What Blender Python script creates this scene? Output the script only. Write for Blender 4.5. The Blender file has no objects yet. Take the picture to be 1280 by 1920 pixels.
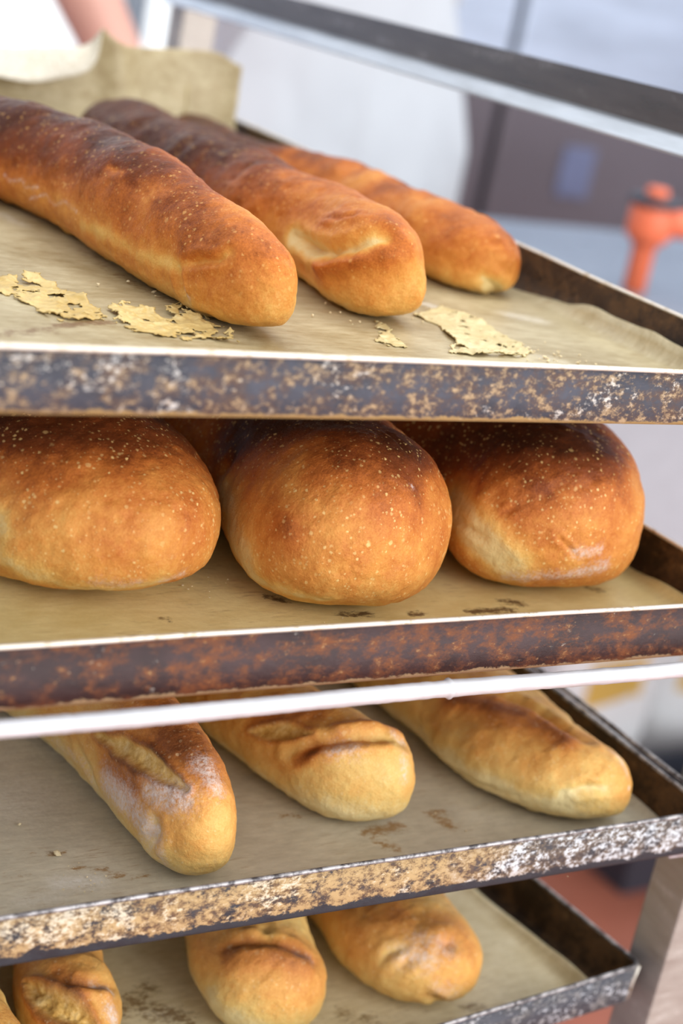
import bpy, bmesh, math
import numpy as np
from mathutils import Matrix, Vector

# ------------------------------------------------------------------ camera, world, lights, exposure
sc = bpy.context.scene
COL = sc.collection
CAM = np.array([-0.31759015, -0.49043548, 0.14713175])
FPX = 3145.864                                    # focal length in pixels of the 1280 x 1920 frame
ROT = np.array([[0.84915395, -0.01510353, 0.52792941],     # rows: world axes seen by the camera (x right, y down, z forward)
                [-0.49323577, -0.38006266, 0.78247738],
                [0.18882809, -0.92483742, -0.33018131]])
cd = bpy.data.cameras.new('camera')
cd.sensor_fit = 'VERTICAL'
cd.sensor_height = 36.0
cd.sensor_width = 24.0
cd.lens = FPX / 1920 * 36
cd.clip_start = 0.02
cd.dof.use_dof = True
cd.dof.focus_distance = 0.705
cd.dof.aperture_fstop = 5.6
co = bpy.data.objects.new('camera', cd)
M4 = Matrix.Identity(4)
for i in range(3):
    M4[i][0] = ROT[i][0]; M4[i][1] = -ROT[i][1]; M4[i][2] = -ROT[i][2]; M4[i][3] = CAM[i]
co.matrix_world = M4
COL.objects.link(co)
sc.camera = co

w = bpy.data.worlds.new('world')
sc.world = w
w.use_nodes = True
w.node_tree.nodes['Background'].inputs[0].default_value = (0.93, 0.965, 1.0, 1)
w.node_tree.nodes['Background'].inputs[1].default_value = 1.42

def area(name, loc, target, sx, sy, power, col):
    ld = bpy.data.lights.new(name, 'AREA')
    ld.shape = 'RECTANGLE'; ld.size = sx; ld.size_y = sy; ld.energy = power; ld.color = col
    o = bpy.data.objects.new(name, ld)
    o.location = loc
    o.rotation_euler = (Vector(target) - Vector(loc)).to_track_quat('-Z', 'Y').to_euler()
    COL.objects.link(o)
    return o
area('assumed_key_light', (1.2, -2.2, 0.45), (0.1, 0.2, -0.2), 2.6, 1.8, 58, (1.0, 0.985, 0.96))  # assumed soft key light from the front right, no window is built there
area('overhead_fill_light', (0.9, 0.4, 1.45), (0.9, 0.4, 0), 1.2, 0.5, 14, (1.0, 0.98, 0.95))  # added fill light from above, no lamp hangs there

sc.cycles.max_bounces = 7
sc.cycles.diffuse_bounces = 4
sc.cycles.glossy_bounces = 3
sc.cycles.caustics_reflective = False
sc.cycles.caustics_refractive = False
sc.view_settings.view_transform = 'Standard'
sc.view_settings.look = 'None'
sc.view_settings.gamma = 1.0
sc.view_settings.use_curve_mapping = False
sc.view_settings.exposure = 0.18

# ------------------------------------------------------------------ helpers
def lin(c):
    out = []
    for v in c[:3]:
        v = v / 255.0
        out.append(v / 12.92 if v <= 0.04045 else ((v + 0.055) / 1.055) ** 2.4)
    return (out[0], out[1], out[2], 1.0)

def tag(o, label=None, cat=None, group=None, kind=None):
    if label: o['label'] = label
    if cat: o['category'] = cat
    if group: o['group'] = group
    if kind: o['kind'] = kind
    return o

def empty(name, loc=(0, 0, 0), rz=0.0):
    o = bpy.data.objects.new(name, None)
    o.location = loc; o.rotation_euler = (0, 0, rz)
    o.empty_display_size = 0.05
    COL.objects.link(o)
    return o

def link(name, me, mat, parent=None, smooth=True):
    if mat is not None:
        me.materials.append(mat)
    if smooth:
        me.polygons.foreach_set('use_smooth', [True] * len(me.polygons))
    o = bpy.data.objects.new(name, me)
    COL.objects.link(o)
    if parent is not None:
        o.parent = parent
    return o

class MB:
    """collects shapes of ONE piece"""
    def __init__(s): s.v = []; s.f = []
    def add(s, v, f):
        n = len(s.v)
        s.v += [tuple(map(float, p)) for p in v]
        s.f += [tuple(i + n for i in q) for q in f]
        return s
    def box(s, x0, x1, y0, y1, z0, z1, b=0.0):
        bm = bmesh.new()
        bmesh.ops.create_cube(bm, size=1.0)
        for v in bm.verts:
            v.co = Vector(((x0 + x1) / 2 + v.co.x * (x1 - x0), (y0 + y1) / 2 + v.co.y * (y1 - y0), (z0 + z1) / 2 + v.co.z * (z1 - z0)))
        if b > 0:
            bmesh.ops.bevel(bm, geom=list(bm.edges), offset=b, segments=2, affect='EDGES', profile=0.6)
        bm.verts.index_update()
        s.add([v.co for v in bm.verts], [[v.index for v in f.verts] for f in bm.faces])
        bm.free()
        return s
    def tube(s, pts, r, n=12, cap=True):
        pts = [Vector(p) for p in pts]
        m = len(pts)
        rr = r if hasattr(r, '__len__') else [r] * m
        ring = []
        up = None
        for i in range(m):
            t = (pts[min(i + 1, m - 1)] - pts[max(i - 1, 0)]).normalized()
            if up is None:
                a = Vector((0, 0, 1)) if abs(t.z) < 0.9 else Vector((1, 0, 0))
                up = (a - t * a.dot(t)).normalized()
            else:
                up = (up - t * up.dot(t)).normalized()
            sd = t.cross(up)
            for k in range(n):
                an = 2 * math.pi * k / n
                ring.append(pts[i] + (up * math.cos(an) + sd * math.sin(an)) * rr[i])
        fc = []
        for i in range(m - 1):
            for k in range(n):
                fc.append((i * n + k, i * n + (k + 1) % n, (i + 1) * n + (k + 1) % n, (i + 1) * n + k))
        if cap:
            fc.append(tuple(range(n - 1, -1, -1)))
            fc.append(tuple((m - 1) * n + k for k in range(n)))
        return s.add(ring, fc)
    def lathe(s, c, prof, n=28, axis='z'):
        v = []; fc = []
        for (r, h) in prof:
            for k in range(n):
                a = 2 * math.pi * k / n
                p = (r * math.cos(a), r * math.sin(a), h)
                if axis == 'y': p = (p[0], p[2], p[1])
                if axis == 'x': p = (p[2], p[0], p[1])
                v.append((c[0] + p[0], c[1] + p[1], c[2] + p[2]))
        m = len(prof)
        for i in range(m - 1):
            for k in range(n):
                fc.append((i * n + k, i * n + (k + 1) % n, (i + 1) * n + (k + 1) % n, (i + 1) * n + k))
        fc.append(tuple(range(n - 1, -1, -1))); fc.append(tuple((m - 1) * n + k for k in range(n)))
        return s.add(v, fc)
    def mesh(s, name):
        me = bpy.data.meshes.new(name)
        me.from_pydata(s.v, [], s.f)
        me.validate()
        bm = bmesh.new(); bm.from_mesh(me)
        bmesh.ops.recalc_face_normals(bm, faces=bm.faces)
        bm.to_mesh(me); bm.free()
        return me
    def build(s, name, mat, parent=None, smooth=False):
        return link(name, s.mesh(name), mat, parent, smooth)

# ---- vectorised value noise
def _h(ix, iy, iz, seed):
    n = (ix * 73856093) ^ (iy * 19349663) ^ (iz * 83492791) ^ (seed * 2654435)
    n = n & 0xFFFFFFFF
    n = ((n ^ (n >> 13)) * 1274126177) & 0xFFFFFFFF
    n = ((n ^ (n >> 16)) * 2246822519) & 0xFFFFFFFF
    n = n ^ (n >> 15)
    return (n & 0xFFFFFF) / float(0xFFFFFF) * 2 - 1
def vnoise(P, seed=0):
    P = np.asarray(P, float)
    I = np.floor(P).astype(np.int64); F = P - I
    F = F * F * F * (F * (F * 6 - 15) + 10)
    r = 0
    for dx in (0, 1):
        for dy in (0, 1):
            for dz in (0, 1):
                wgt = (F[..., 0] if dx else 1 - F[..., 0]) * (F[..., 1] if dy else 1 - F[..., 1]) * (F[..., 2] if dz else 1 - F[..., 2])
                r = r + wgt * _h(I[..., 0] + dx, I[..., 1] + dy, I[..., 2] + dz, seed)
    return r
def fbm(P, scale, seed=0, octv=3):
    P = np.asarray(P, float) * scale
    r = 0; a = 1.0
    for k in range(octv):
        r = r + a * vnoise(P * (2.03 ** k) + 17.3 * k, seed + k * 31); a *= 0.5
    return r

def project(P):
    c = (P - CAM) @ ROT
    return np.stack([640 + FPX * c[..., 0] / c[..., 2], 960 + FPX * c[..., 1] / c[..., 2]], -1), c[..., 2]
def on_plane(p, z):
    """the point of the horizontal plane z that the photograph shows at pixel p"""
    r = ROT @ np.array([(p[0] - 640) / FPX, (p[1] - 960) / FPX, 1.0])
    return CAM + r * ((z - CAM[2]) / r[2])

# ------------------------------------------------------------------ material helpers
class NT:
    def __init__(s, name):
        s.m = bpy.data.materials.new(name); s.m.use_nodes = True
        s.t = s.m.node_tree
        s.b = s.t.nodes['Principled BSDF']
    def n(s, typ, **kw):
        nd = s.t.nodes.new(typ)
        for k, v in kw.items():
            setattr(nd, k, v)
        return nd
    def l(s, a, b): s.t.links.new(a, b)
    def coords(s, scale=(1, 1, 1), rot=(0, 0, 0), loc=(0, 0, 0)):
        tc = s.n('ShaderNodeTexCoord'); mp = s.n('ShaderNodeMapping')
        mp.inputs['Scale'].default_value = scale; mp.inputs['Rotation'].default_value = rot; mp.inputs['Location'].default_value = loc
        s.l(tc.outputs['Object'], mp.inputs[0])
        return mp.outputs[0]
    def noise(s, co, scale, detail=4, rough=0.55, dist=0.0):
        nd = s.n('ShaderNodeTexNoise')
        nd.inputs['Scale'].default_value = scale; nd.inputs['Detail'].default_value = detail
        nd.inputs['Roughness'].default_value = rough; nd.inputs['Distortion'].default_value = dist
        s.l(co, nd.inputs['Vector'])
        return nd.outputs['Fac']
    def ramp(s, fac, stops, interp='LINEAR'):
        nd = s.n('ShaderNodeValToRGB')
        cr = nd.color_ramp; cr.interpolation = interp
        while len(cr.elements) < len(stops): cr.elements.new(0.5)
        for e, (p, c) in zip(cr.elements, stops):
            e.position = p
            e.color = c if not isinstance(c, (int, float)) else (c, c, c, 1)
        s.l(fac, nd.inputs[0])
        return nd.outputs[0]
    def math(s, op, a, b=None, clamp=False):
        nd = s.n('ShaderNodeMath', operation=op); nd.use_clamp = clamp
        for k, v in enumerate((a, b)):
            if v is None: continue
            if isinstance(v, (int, float)): nd.inputs[k].default_value = v
            else: s.l(v, nd.inputs[k])
        return nd.outputs[0]
    def mix(s, fac, a, b, mode='MIX'):
        nd = s.n('ShaderNodeMix', data_type='RGBA', blend_type=mode)
        for k, v in ((0, fac), (6, a), (7, b)):
            if isinstance(v, (int, float)): nd.inputs[k].default_value = v
            elif isinstance(v, tuple): nd.inputs[k].default_value = v
            else: s.l(v, nd.inputs[k])
        return nd.outputs[2]
    def attr(s, name):
        nd = s.n('ShaderNodeAttribute'); nd.attribute_name = name
        return nd.outputs['Fac']
    def bump(s, h, strength, dist, prev=None):
        nd = s.n('ShaderNodeBump')
        nd.inputs['Strength'].default_value = strength; nd.inputs['Distance'].default_value = dist
        s.l(h, nd.inputs['Height'])
        if prev is not None: s.l(prev, nd.inputs['Normal'])
        return nd.outputs[0]
    def out(s, color=None, rough=None, metal=None, normal=None, spec=None):
        for key, v in (('Base Color', color), ('Roughness', rough), ('Metallic', metal), ('Normal', normal), ('Specular IOR Level', spec)):
            if v is None: continue
            if isinstance(v, (int, float, tuple)): s.b.inputs[key].default_value = v
            else: s.l(v, s.b.inputs[key])
        return s.m

def plain(name, rgb, rough=0.5, metal=0.0, var=0.12, scale=30, bump=0.0, spec=0.5):
    m = NT(name)
    co = m.coords()
    n = m.noise(co, scale, 5)
    c = lin(rgb)
    dk = tuple(v * (1 - var) for v in c[:3]) + (1,)
    lt = tuple(min(1, v * (1 + var)) for v in c[:3]) + (1,)
    colr = m.ramp(n, [(0.3, dk), (0.7, lt)])
    nrm = m.bump(m.noise(co, scale * 8, 4), bump, 0.001) if bump else None
    return m.out(colr, rough, metal, nrm, spec)

def make_crust(name, stops, speck=0.5, speck_col=(232, 200, 140), rough=0.42, spec=0.2):
    m = NT(name)
    co = m.coords()
    bake = m.attr('bake'); flour = m.attr('flour'); crumb = m.attr('crumb')
    n1 = m.noise(co, 55, 4, 0.6); n2 = m.noise(co, 260, 3, 0.6)
    b = m.math('ADD', bake, m.math('MULTIPLY', m.math('SUBTRACT', n1, 0.5), 0.42))
    b = m.math('ADD', b, m.math('MULTIPLY', m.math('SUBTRACT', n2, 0.5), 0.22))
    b = m.math('ADD', b, m.math('MULTIPLY', m.math('SUBTRACT', m.noise(co, 1100, 3, 0.7), 0.5), 0.30), clamp=True)
    colr = m.ramp(b, [(p, lin(c)) for p, c in stops])
    # pale fermentation blisters on the crust
    area_ = m.ramp(m.noise(co, 38, 3), [(0.34, 0.35), (0.58, 1.0)])
    wob = m.n('ShaderNodeTexNoise'); wob.inputs['Scale'].default_value = 900; wob.inputs['Detail'].default_value = 2
    m.l(co, wob.inputs['Vector'])
    vadd = m.n('ShaderNodeVectorMath', operation='MULTIPLY_ADD'); m.l(wob.outputs['Color'], vadd.inputs[0])
    vadd.inputs[1].default_value = (0.0012, 0.0012, 0.0012); m.l(co, vadd.inputs[2])
    dots = []
    for scale, keep, smax in ((560, 0.40, 0.50), (280, 0.80, 0.42)):
        vo = m.n('ShaderNodeTexVoronoi'); vo.inputs['Scale'].default_value = scale
        m.l(vadd.outputs[0], vo.inputs['Vector'])
        sp = m.n('ShaderNodeSeparateColor'); m.l(vo.outputs['Color'], sp.inputs[0])
        size = m.math('ADD', m.math('MULTIPLY', m.math('POWER', sp.outputs[1], 2.2), smax - 0.16), 0.16)
        d_ = m.math('MULTIPLY', m.math('SUBTRACT', size, vo.outputs['Distance']), 7.0, clamp=True)
        d_ = m.math('MULTIPLY', d_, m.math('GREATER_THAN', sp.outputs[0], keep))
        dots.append(m.math('MULTIPLY', d_, m.math('ADD', m.math('MULTIPLY', sp.outputs[2], 0.6), 0.45)))
    dot = m.math('MAXIMUM', dots[0], dots[1])
    dot = m.math('MULTIPLY', m.math('MULTIPLY', dot, area_), speck)
    colr = m.mix(dot, colr, lin(speck_col))
    # open crumb in slashes
    cr = m.ramp(m.noise(co, 210, 5, 0.7), [(0.3, lin((176, 128, 58))), (0.48, lin((214, 172, 96))), (0.7, lin((236, 206, 144)))])
    colr = m.mix(crumb, colr, cr)
    # flour
    fn = m.noise(co, 520, 6, 0.8)
    ff = m.math('MULTIPLY', m.math('ADD', m.math('SUBTRACT', flour, 0.30), m.math('MULTIPLY', m.math('SUBTRACT', fn, 0.47), 4.0)), 1.0, clamp=True)
    ff = m.math('MULTIPLY', ff, m.math('MULTIPLY', flour, 1.25, clamp=True), clamp=True)
    colr = m.mix(m.math('MULTIPLY', ff, 0.85), colr, lin((226, 212, 204)))
    rg = m.math('ADD', m.math('MULTIPLY', m.noise(co, 90, 3), 0.22), rough - 0.1)
    rg = m.math('ADD', rg, m.math('MULTIPLY', ff, 0.4), clamp=True)
    h = m.math('MULTIPLY', m.noise(co, 700, 3, 0.7), 0.9)
    h = m.math('ADD', h, m.math('MULTIPLY', m.noise(co, 150, 4, 0.6), 1.0))
    nrm = m.bump(h, 0.8, 0.0006)
    m.out(colr, rg, 0.0, nrm, spec)
    return m.m

STOP_DARK = [(0.0, (228, 202, 142)), (0.18, (227, 177, 98)), (0.38, (213, 142, 68)), (0.56, (187, 106, 46)), (0.75, (128, 64, 28)), (1.0, (74, 37, 20))]
STOP_PALE = [(0.0, (230, 208, 152)), (0.2, (228, 188, 112)), (0.42, (222, 160, 84)), (0.62, (196, 124, 60)), (0.8, (146, 86, 46)), (1.0, (88, 50, 30))]
MAT_CRUST_LONG = make_crust('glossy_brown_crust', STOP_DARK, 0.6, (232, 180, 108), 0.36, 0.10)
MAT_CRUST_ROUND = make_crust('speckled_brown_crust', STOP_DARK, 0.95, (234, 198, 130), 0.52)
MAT_CRUST_PALE = make_crust('golden_floured_crust', STOP_PALE, 0.35, (240, 214, 166), 0.5)

def make_tray_mat(name, base, mid, light, flake, cov_mid, cov_light, cov_flake, zlo=None, xsplit=None, metal=0.35, rough=0.5, edge=None, h=0.0242):
    m = NT(name)
    co = m.coords((1, 1, 1.25))
    n1 = m.noise(co, 42, 6, 0.62, 0.4)
    n2 = m.noise(m.coords((0.8, 1, 1.2), loc=(3.1, 1.7, 0.6)), 110, 7, 0.74, 0.1)
    n3 = m.noise(m.coords((0.8, 1, 1.1), loc=(7.7, 2.3, 4.1)), 380, 6, 0.78, 0.1)
    n4 = m.noise(m.coords((1, 1, 1), loc=(1.3, 9.1, 2.2)), 20, 3)
    c = m.mix(m.ramp(n1, [(0.35, 0.0), (0.6, 1.0)]), lin(base), tuple(v * 0.62 for v in lin(base)[:3]) + (1,))
    f1 = m.ramp(m.math('ADD', n2, m.math('MULTIPLY', m.math('SUBTRACT', n4, 0.5), 0.5)), [(cov_mid - 0.09, 0.0), (cov_mid + 0.09, 0.85)])
    c = m.mix(f1, c, lin(mid))
    s2 = m.math('ADD', n3, m.math('MULTIPLY', m.math('SUBTRACT', n2, 0.5), 0.9))
    if zlo is not None or xsplit is not None or edge is not None:
        sp = m.n('ShaderNodeSeparateXYZ'); tc = m.n('ShaderNodeTexCoord'); m.l(tc.outputs['Object'], sp.inputs[0])
    f2 = m.ramp(s2, [(cov_light - 0.08, 0.0), (cov_light + 0.08, 0.9)])
    f3 = m.ramp(m.math('ADD', n3, m.math('MULTIPLY', m.math('SUBTRACT', n1, 0.5), 0.8)), [(cov_flake - 0.06, 0.0), (cov_flake + 0.06, 0.9)])
    if xsplit is not None:    # towards the right end the tan crust gives way to white scale on black steel
        rt = m.math('MULTIPLY', m.math('SUBTRACT', m.math('ADD', sp.outputs[0], m.math('MULTIPLY', m.math('SUBTRACT', n1, 0.5), 0.12)), xsplit), 14.0, clamp=True)
        f2 = m.math('MULTIPLY', f2, m.math('SUBTRACT', 1.0, m.math('MULTIPLY', rt, 0.75)))
        f1 = m.math('MULTIPLY', f1, m.math('SUBTRACT', 1.0, m.math('MULTIPLY', rt, 0.6)))
        c = m.mix(m.math('MULTIPLY', rt, 0.7), c, lin(base))
        f3 = m.math('MAXIMUM', f3, m.math('MULTIPLY', rt, m.ramp(s2, [(0.53, 0.0), (0.61, 0.9)])))
    if zlo is not None:       # burnt-on crust stops short of the lower edge of the lip
        zz = m.math('ADD', sp.outputs[2], m.math('MULTIPLY', m.math('SUBTRACT', n2, 0.5), 0.012))
        keep = m.math('MULTIPLY', m.math('SUBTRACT', zz, zlo), 900, clamp=True)
        f2 = m.math('MULTIPLY', f2, keep); f3 = m.math('MULTIPLY', f3, keep); c = m.mix(keep, lin((56, 56, 62)), c)
    c = m.mix(f2, c, lin(light))
    c = m.mix(f3, c, lin(flake) if xsplit is None else m.mix(rt, lin(flake), lin((214, 216, 222))))
    if edge is not None:      # grease baked on along the bottom bend and under the rim
        ez = m.math('ADD', sp.outputs[2], m.math('MULTIPLY', m.math('SUBTRACT', n2, 0.5), 0.009))
        lo_ = m.math('MULTIPLY', m.math('SUBTRACT', 0.0024, ez), 1200, clamp=True)
        hi_ = m.math('MULTIPLY', m.math('SUBTRACT', ez, h - 0.0004), 900, clamp=True)
        c = m.mix(m.math('MULTIPLY', m.math('MAXIMUM', lo_, hi_), 0.85), c, lin(edge))
    crust = m.math('MAXIMUM', m.math('MAXIMUM', f1, f2), f3)
    mt = m.math('MULTIPLY', m.math('SUBTRACT', 1.0, crust, clamp=True), metal)
    rg = m.math('ADD', m.math('MULTIPLY', crust, 0.35), rough, clamp=True)
    nrm = m.bump(n3, 0.6, 0.0006)
    return m.out(c, rg, mt, nrm, 0.4)

MAT_TRAY = [
    make_tray_mat('burnt_blue_grey_steel', (72, 72, 82), (92, 68, 56), (180, 152, 116), (210, 204, 198), 0.53, 0.60, 0.67, edge=(184, 152, 98)),
    make_tray_mat('rusty_brown_steel', (66, 46, 46), (128, 74, 40), (170, 130, 86), (204, 198, 188), 0.56, 0.70, 0.77, metal=0.2, edge=(196, 172, 132), h=0.0266),
    make_tray_mat('tan_crusted_steel', (58, 56, 62), (116, 84, 58), (188, 156, 110), (216, 202, 180), 0.46, 0.48, 0.60, zlo=0.0045, xsplit=0.03),
    make_tray_mat('sooty_grey_steel', (80, 80, 88), (70, 66, 66), (148, 142, 140), (212, 212, 218), 0.56, 0.60, 0.66),
]
MAT_TRAY_IN = make_tray_mat('oily_dark_steel', (66, 52, 40), (92, 64, 34), (128, 100, 68), (164, 150, 136), 0.5, 0.70, 0.80, metal=0.5, rough=0.35)
def make_rim(name, a, b, thr):
    m = NT(name)
    co = m.coords()
    n = m.noise(co, 130, 6, 0.7)
    return m.out(m.ramp(n, [(thr - 0.08, lin(b)), (thr + 0.06, lin(a))]), 0.38, 0.35, m.bump(n, 0.4, 0.0004))
MAT_RIM_PALE = make_rim('lit_worn_rim', (228, 218, 204), (190, 166, 132), 0.42)  # worn steel, with the light on the rim's top put into the colour
MAT_RIM_DARK = make_rim('worn_dark_rim', (176, 172, 172), (74, 70, 72), 0.50)
MAT_SEAM = make_rim('weld_seam', (206, 198, 186), (150, 128, 98), 0.45)

def make_paper(name, ca, cb, stain=(112, 78, 38)):
    m = NT(name)
    co = m.coords()
    n1 = m.noise(co, 16, 6, 0.65, 0.5); n2 = m.noise(m.coords((0.5, 1.6, 1)), 170, 6, 0.72); n3 = m.noise(m.coords((1, 7, 1)), 80, 5, 0.65)
    c = m.mix(m.ramp(m.math('ADD', m.math('MULTIPLY', n1, 0.62), m.math('MULTIPLY', n2, 0.38)), [(0.38, 0.0), (0.62, 1.0)]), lin(ca), lin(cb))
    st = m.attr('stain'); fl = m.attr('flour')
    sn = m.ramp(m.math('ADD', st, m.math('MULTIPLY', m.math('SUBTRACT', m.noise(m.coords((0.7, 1.2, 1)), 330, 6, 0.8), 0.52), 3.0)), [(0.32, 0.0), (0.80, 0.88)])
    sn = m.math('MULTIPLY', sn, m.math('MULTIPLY', st, 2.2, clamp=True))
    c = m.mix(sn, c, lin(stain))
    st2 = m.ramp(n3, [(0.55, 0.0), (0.70, 0.6)])
    c = m.mix(m.math('MULTIPLY', st2, m.ramp(n1, [(0.42, 0.1), (0.6, 0.9)])), c, lin((150, 118, 72)))
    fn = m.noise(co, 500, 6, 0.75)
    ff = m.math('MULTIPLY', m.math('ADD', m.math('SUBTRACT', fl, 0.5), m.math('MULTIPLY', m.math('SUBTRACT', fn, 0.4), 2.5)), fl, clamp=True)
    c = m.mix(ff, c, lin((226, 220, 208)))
    h = m.math('ADD', m.noise(co, 60, 4), m.math('MULTIPLY', n2, 0.4))
    return m.out(c, m.math('ADD', m.math('MULTIPLY', ff, 0.4), 0.42), 0.0, m.bump(h, 0.5, 0.0012), 0.45)
MAT_PAPER = [make_paper('greased_tan_paper', (148, 128, 88), (198, 184, 148)),
             make_paper('brown_oily_paper', (212, 188, 124), (238, 220, 160), (74, 44, 24)),
             make_paper('grey_tan_paper', (178, 168, 146), (214, 204, 180), (150, 112, 62)),
             make_paper('tan_stained_paper', (200, 180, 134), (236, 222, 186), (124, 94, 50))]
MAT_FLAKE = make_paper('yellow_dough_film', (188, 156, 88), (222, 196, 132), (150, 110, 50))
MAT_FLAKE_PALE = make_paper('pale_dough_film', (192, 172, 116), (218, 202, 154), (150, 110, 50))

def make_steel(name, rgb, rough, metal=1.0, smear=0.0, streak=(1, 1, 1), sc_=14):
    m = NT(name)
    co = m.coords(streak)
    n = m.noise(co, sc_, 6, 0.65)
    n2 = m.noise(m.coords(), 300, 4, 0.7)
    c0 = lin(rgb)
    c = m.ramp(n, [(0.3, tuple(v * 0.72 for v in c0[:3]) + (1,)), (0.7, c0)])
    if smear:
        c = m.mix(m.ramp(m.math('ADD', m.math('MULTIPLY', n, 0.6), m.math('MULTIPLY', n2, 0.4)), [(0.56, 0.0), (0.66, smear)]), c, lin((226, 224, 222)))
    rg = m.ramp(n, [(0.3, rough * 0.75), (0.7, min(1, rough * 1.3))])
    return m.out(c, rg, metal, m.bump(n2, 0.12, 0.0004), 0.5)
MAT_STEEL = make_steel('brushed_rack_steel', (184, 176, 168), 0.5, 0.55, 0.35, (2, 2, 10))
MAT_RAIL = make_steel('shaded_rail_steel', (122, 117, 114), 0.33, 1.0, 0.25, (8, 1.2, 8))  # shade on the rail's inner face is put into this darker colour
MAT_ROD = make_steel('floured_rod_steel', (226, 226, 230), 0.42, 0.35, 0.8, (1, 6, 6), 30)
MAT_RUBBER = plain('black_rubber', (30, 30, 32), 0.7)

# ------------------------------------------------------------------ the room
FLOOR = -1.20
MAT_FLOOR = plain('red_quarry_floor', (158, 92, 72), 0.45, 0, 0.2, 6, 0.1)
MAT_WALL = plain('white_painted_wall', (226, 232, 240), 0.6, 0, 0.03, 8)
MAT_BLUE_WALL = plain('pale_blue_wall', (208, 222, 242), 0.6, 0, 0.03, 8)
MAT_FRAME = plain('grey_window_frame', (150, 162, 176), 0.4, 0.2, 0.05)
tag(MB().box(-2.2, 4.2, -2.6, 3.2, FLOOR - 0.05, FLOOR).build('floor', MAT_FLOOR), 'red brown tiled bakery floor', 'floor', kind='structure')
WY = 2.75
wall = MB()
wx0, wx1, wz0, wz1 = 0.15, 1.30, -0.45, 0.95            # opening of the back window
wall.box(-2.2, wx0, WY, WY + 0.12, FLOOR, 1.5).box(wx1, 4.2, WY, WY + 0.12, FLOOR, 1.5)
wall.box(wx0, wx1, WY, WY + 0.12, FLOOR, wz0).box(wx0, wx1, WY, WY + 0.12, wz1, 1.5)
tag(wall.build('wall_back', MAT_BLUE_WALL), 'pale painted wall behind the baker', 'wall', kind='structure')
tag(MB().box(4.2, 4.32, -2.6, 3.2, FLOOR, 1.5).build('wall_right', MAT_WALL), 'white side wall beyond the counter', 'wall', kind='structure')
tag(MB().box(-2.32, -2.2, -2.6, 3.2, FLOOR, 1.5).build('shade_wall_left', MAT_WALL), 'white side wall left of the rack, unseen, added to darken that side', 'wall', kind='structure')  # unseen wall, added to darken reflections and the left sides
win = empty('window_1', ((wx0 + wx1) / 2, WY + 0.03, wz0))
tag(win, 'bright window behind the baker', 'window', kind='structure')
def local(o, root):
    o.parent = root
    o.matrix_parent_inverse = Matrix.Translation(-root.location)
    return o
for (a, b, c, d) in ((wx0, wx0 + 0.05, wz0, wz1), (wx1 - 0.05, wx1, wz0, wz1), (wx0 + 0.05, wx1 - 0.05, wz0, wz0 + 0.05), (wx0 + 0.05, wx1 - 0.05, wz1 - 0.05, wz1)):
    local(MB().box(a, b, WY + 0.01, WY + 0.06, c, d, 0.004).build('window_frame', MAT_FRAME), win)
local(MB().box(1.125, 1.165, WY + 0.01, WY + 0.06, wz0 + 0.05, wz1 - 0.05, 0.003).build('mullion', MAT_FRAME), win)

gl = NT('window_glass')
tr = gl.n('ShaderNodeBsdfTransparent'); gs = gl.n('ShaderNodeBsdfGlossy'); gs.inputs['Roughness'].default_value = 0.02
fr = gl.n('ShaderNodeFresnel'); fr.inputs['IOR'].default_value = 1.45
mx = gl.n('ShaderNodeMixShader'); gl.l(fr.outputs[0], mx.inputs[0]); gl.l(tr.outputs[0], mx.inputs[1]); gl.l(gs.outputs[0], mx.inputs[2])
gl.l(mx.outputs[0], gl.t.nodes['Material Output'].inputs[0])
for (a, b) in ((wx0 + 0.05, 1.125), (1.165, wx1 - 0.05)):
    local(MB().box(a, b, WY + 0.033, WY + 0.037, wz0 + 0.05, wz1 - 0.05).build('pane', gl.m), win)

# ------------------------------------------------------------------ trays
def rrect(x0, x1, y0, y1, r, n=7):
    pts = []
    for (cx, cy, a0) in ((x1 - r, y0 + r, -90), (x1 - r, y1 - r, 0), (x0 + r, y1 - r, 90), (x0 + r, y0 + r, 180)):
        for k in range(n):
            a = math.radians(a0 + 90 * k / (n - 1))
            pts.append((cx + r * math.cos(a), cy + r * math.sin(a)))
    return pts
def densify(pts, step):
    out = []
    for i, p in enumerate(pts):
        q = pts[(i + 1) % len(pts)]
        L = math.hypot(q[0] - p[0], q[1] - p[1]); k = max(1, int(L / step))
        for j in range(k):
            out.append((p[0] + (q[0] - p[0]) * j / k, p[1] + (q[1] - p[1]) * j / k))
    return out
def sweep_ring(profile, hw, hd, r, step=0.02, wob=0.0, seed=0):
    """profile of (inset, z) swept round a rounded rectangle"""
    base = densify(rrect(-hw, hw, -hd, hd, r), step)
    cols = []
    for (ins, z) in profile:
        ring = []
        rr = max(0.0005, r - ins)
        fine = rrect(-hw + ins, hw - ins, -hd + ins, hd - ins, rr)
        src = rrect(-hw, hw, -hd, hd, r)
        fi = []
        for i, p in enumerate(src):
            q = src[(i + 1) % len(src)]; a = fine[i]; b = fine[(i + 1) % len(fine)]
            L = math.hypot(q[0] - p[0], q[1] - p[1]); k = max(1, int(L / step))
            for j in range(k):
                t = j / k
                fi.append((a[0] + (b[0] - a[0]) * t, a[1] + (b[1] - a[1]) * t))
        for (x, y) in fi:
            ring.append((x, y, z))
        cols.append(ring)
    V = np.array(cols)
    if wob:
        nx = fbm(np.stack([V[0, :, 0], V[0, :, 1], np.zeros(len(V[0]))], -1), 12, seed, 2)
        V[:, :, 2] += (nx * wob)[None, :] * (V[:, :, 2:3].squeeze(-1) > 0.01)
    m, n = V.shape[:2]
    f = []
    for i in range(m - 1):
        for k in range(n):
            f.append((i * n + k, i * n + (k + 1) % n, (i + 1) * n + (k + 1) % n, (i + 1) * n + k))
    return V.reshape(-1, 3), f, n
TW, TD = 0.40, 0.60
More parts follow.
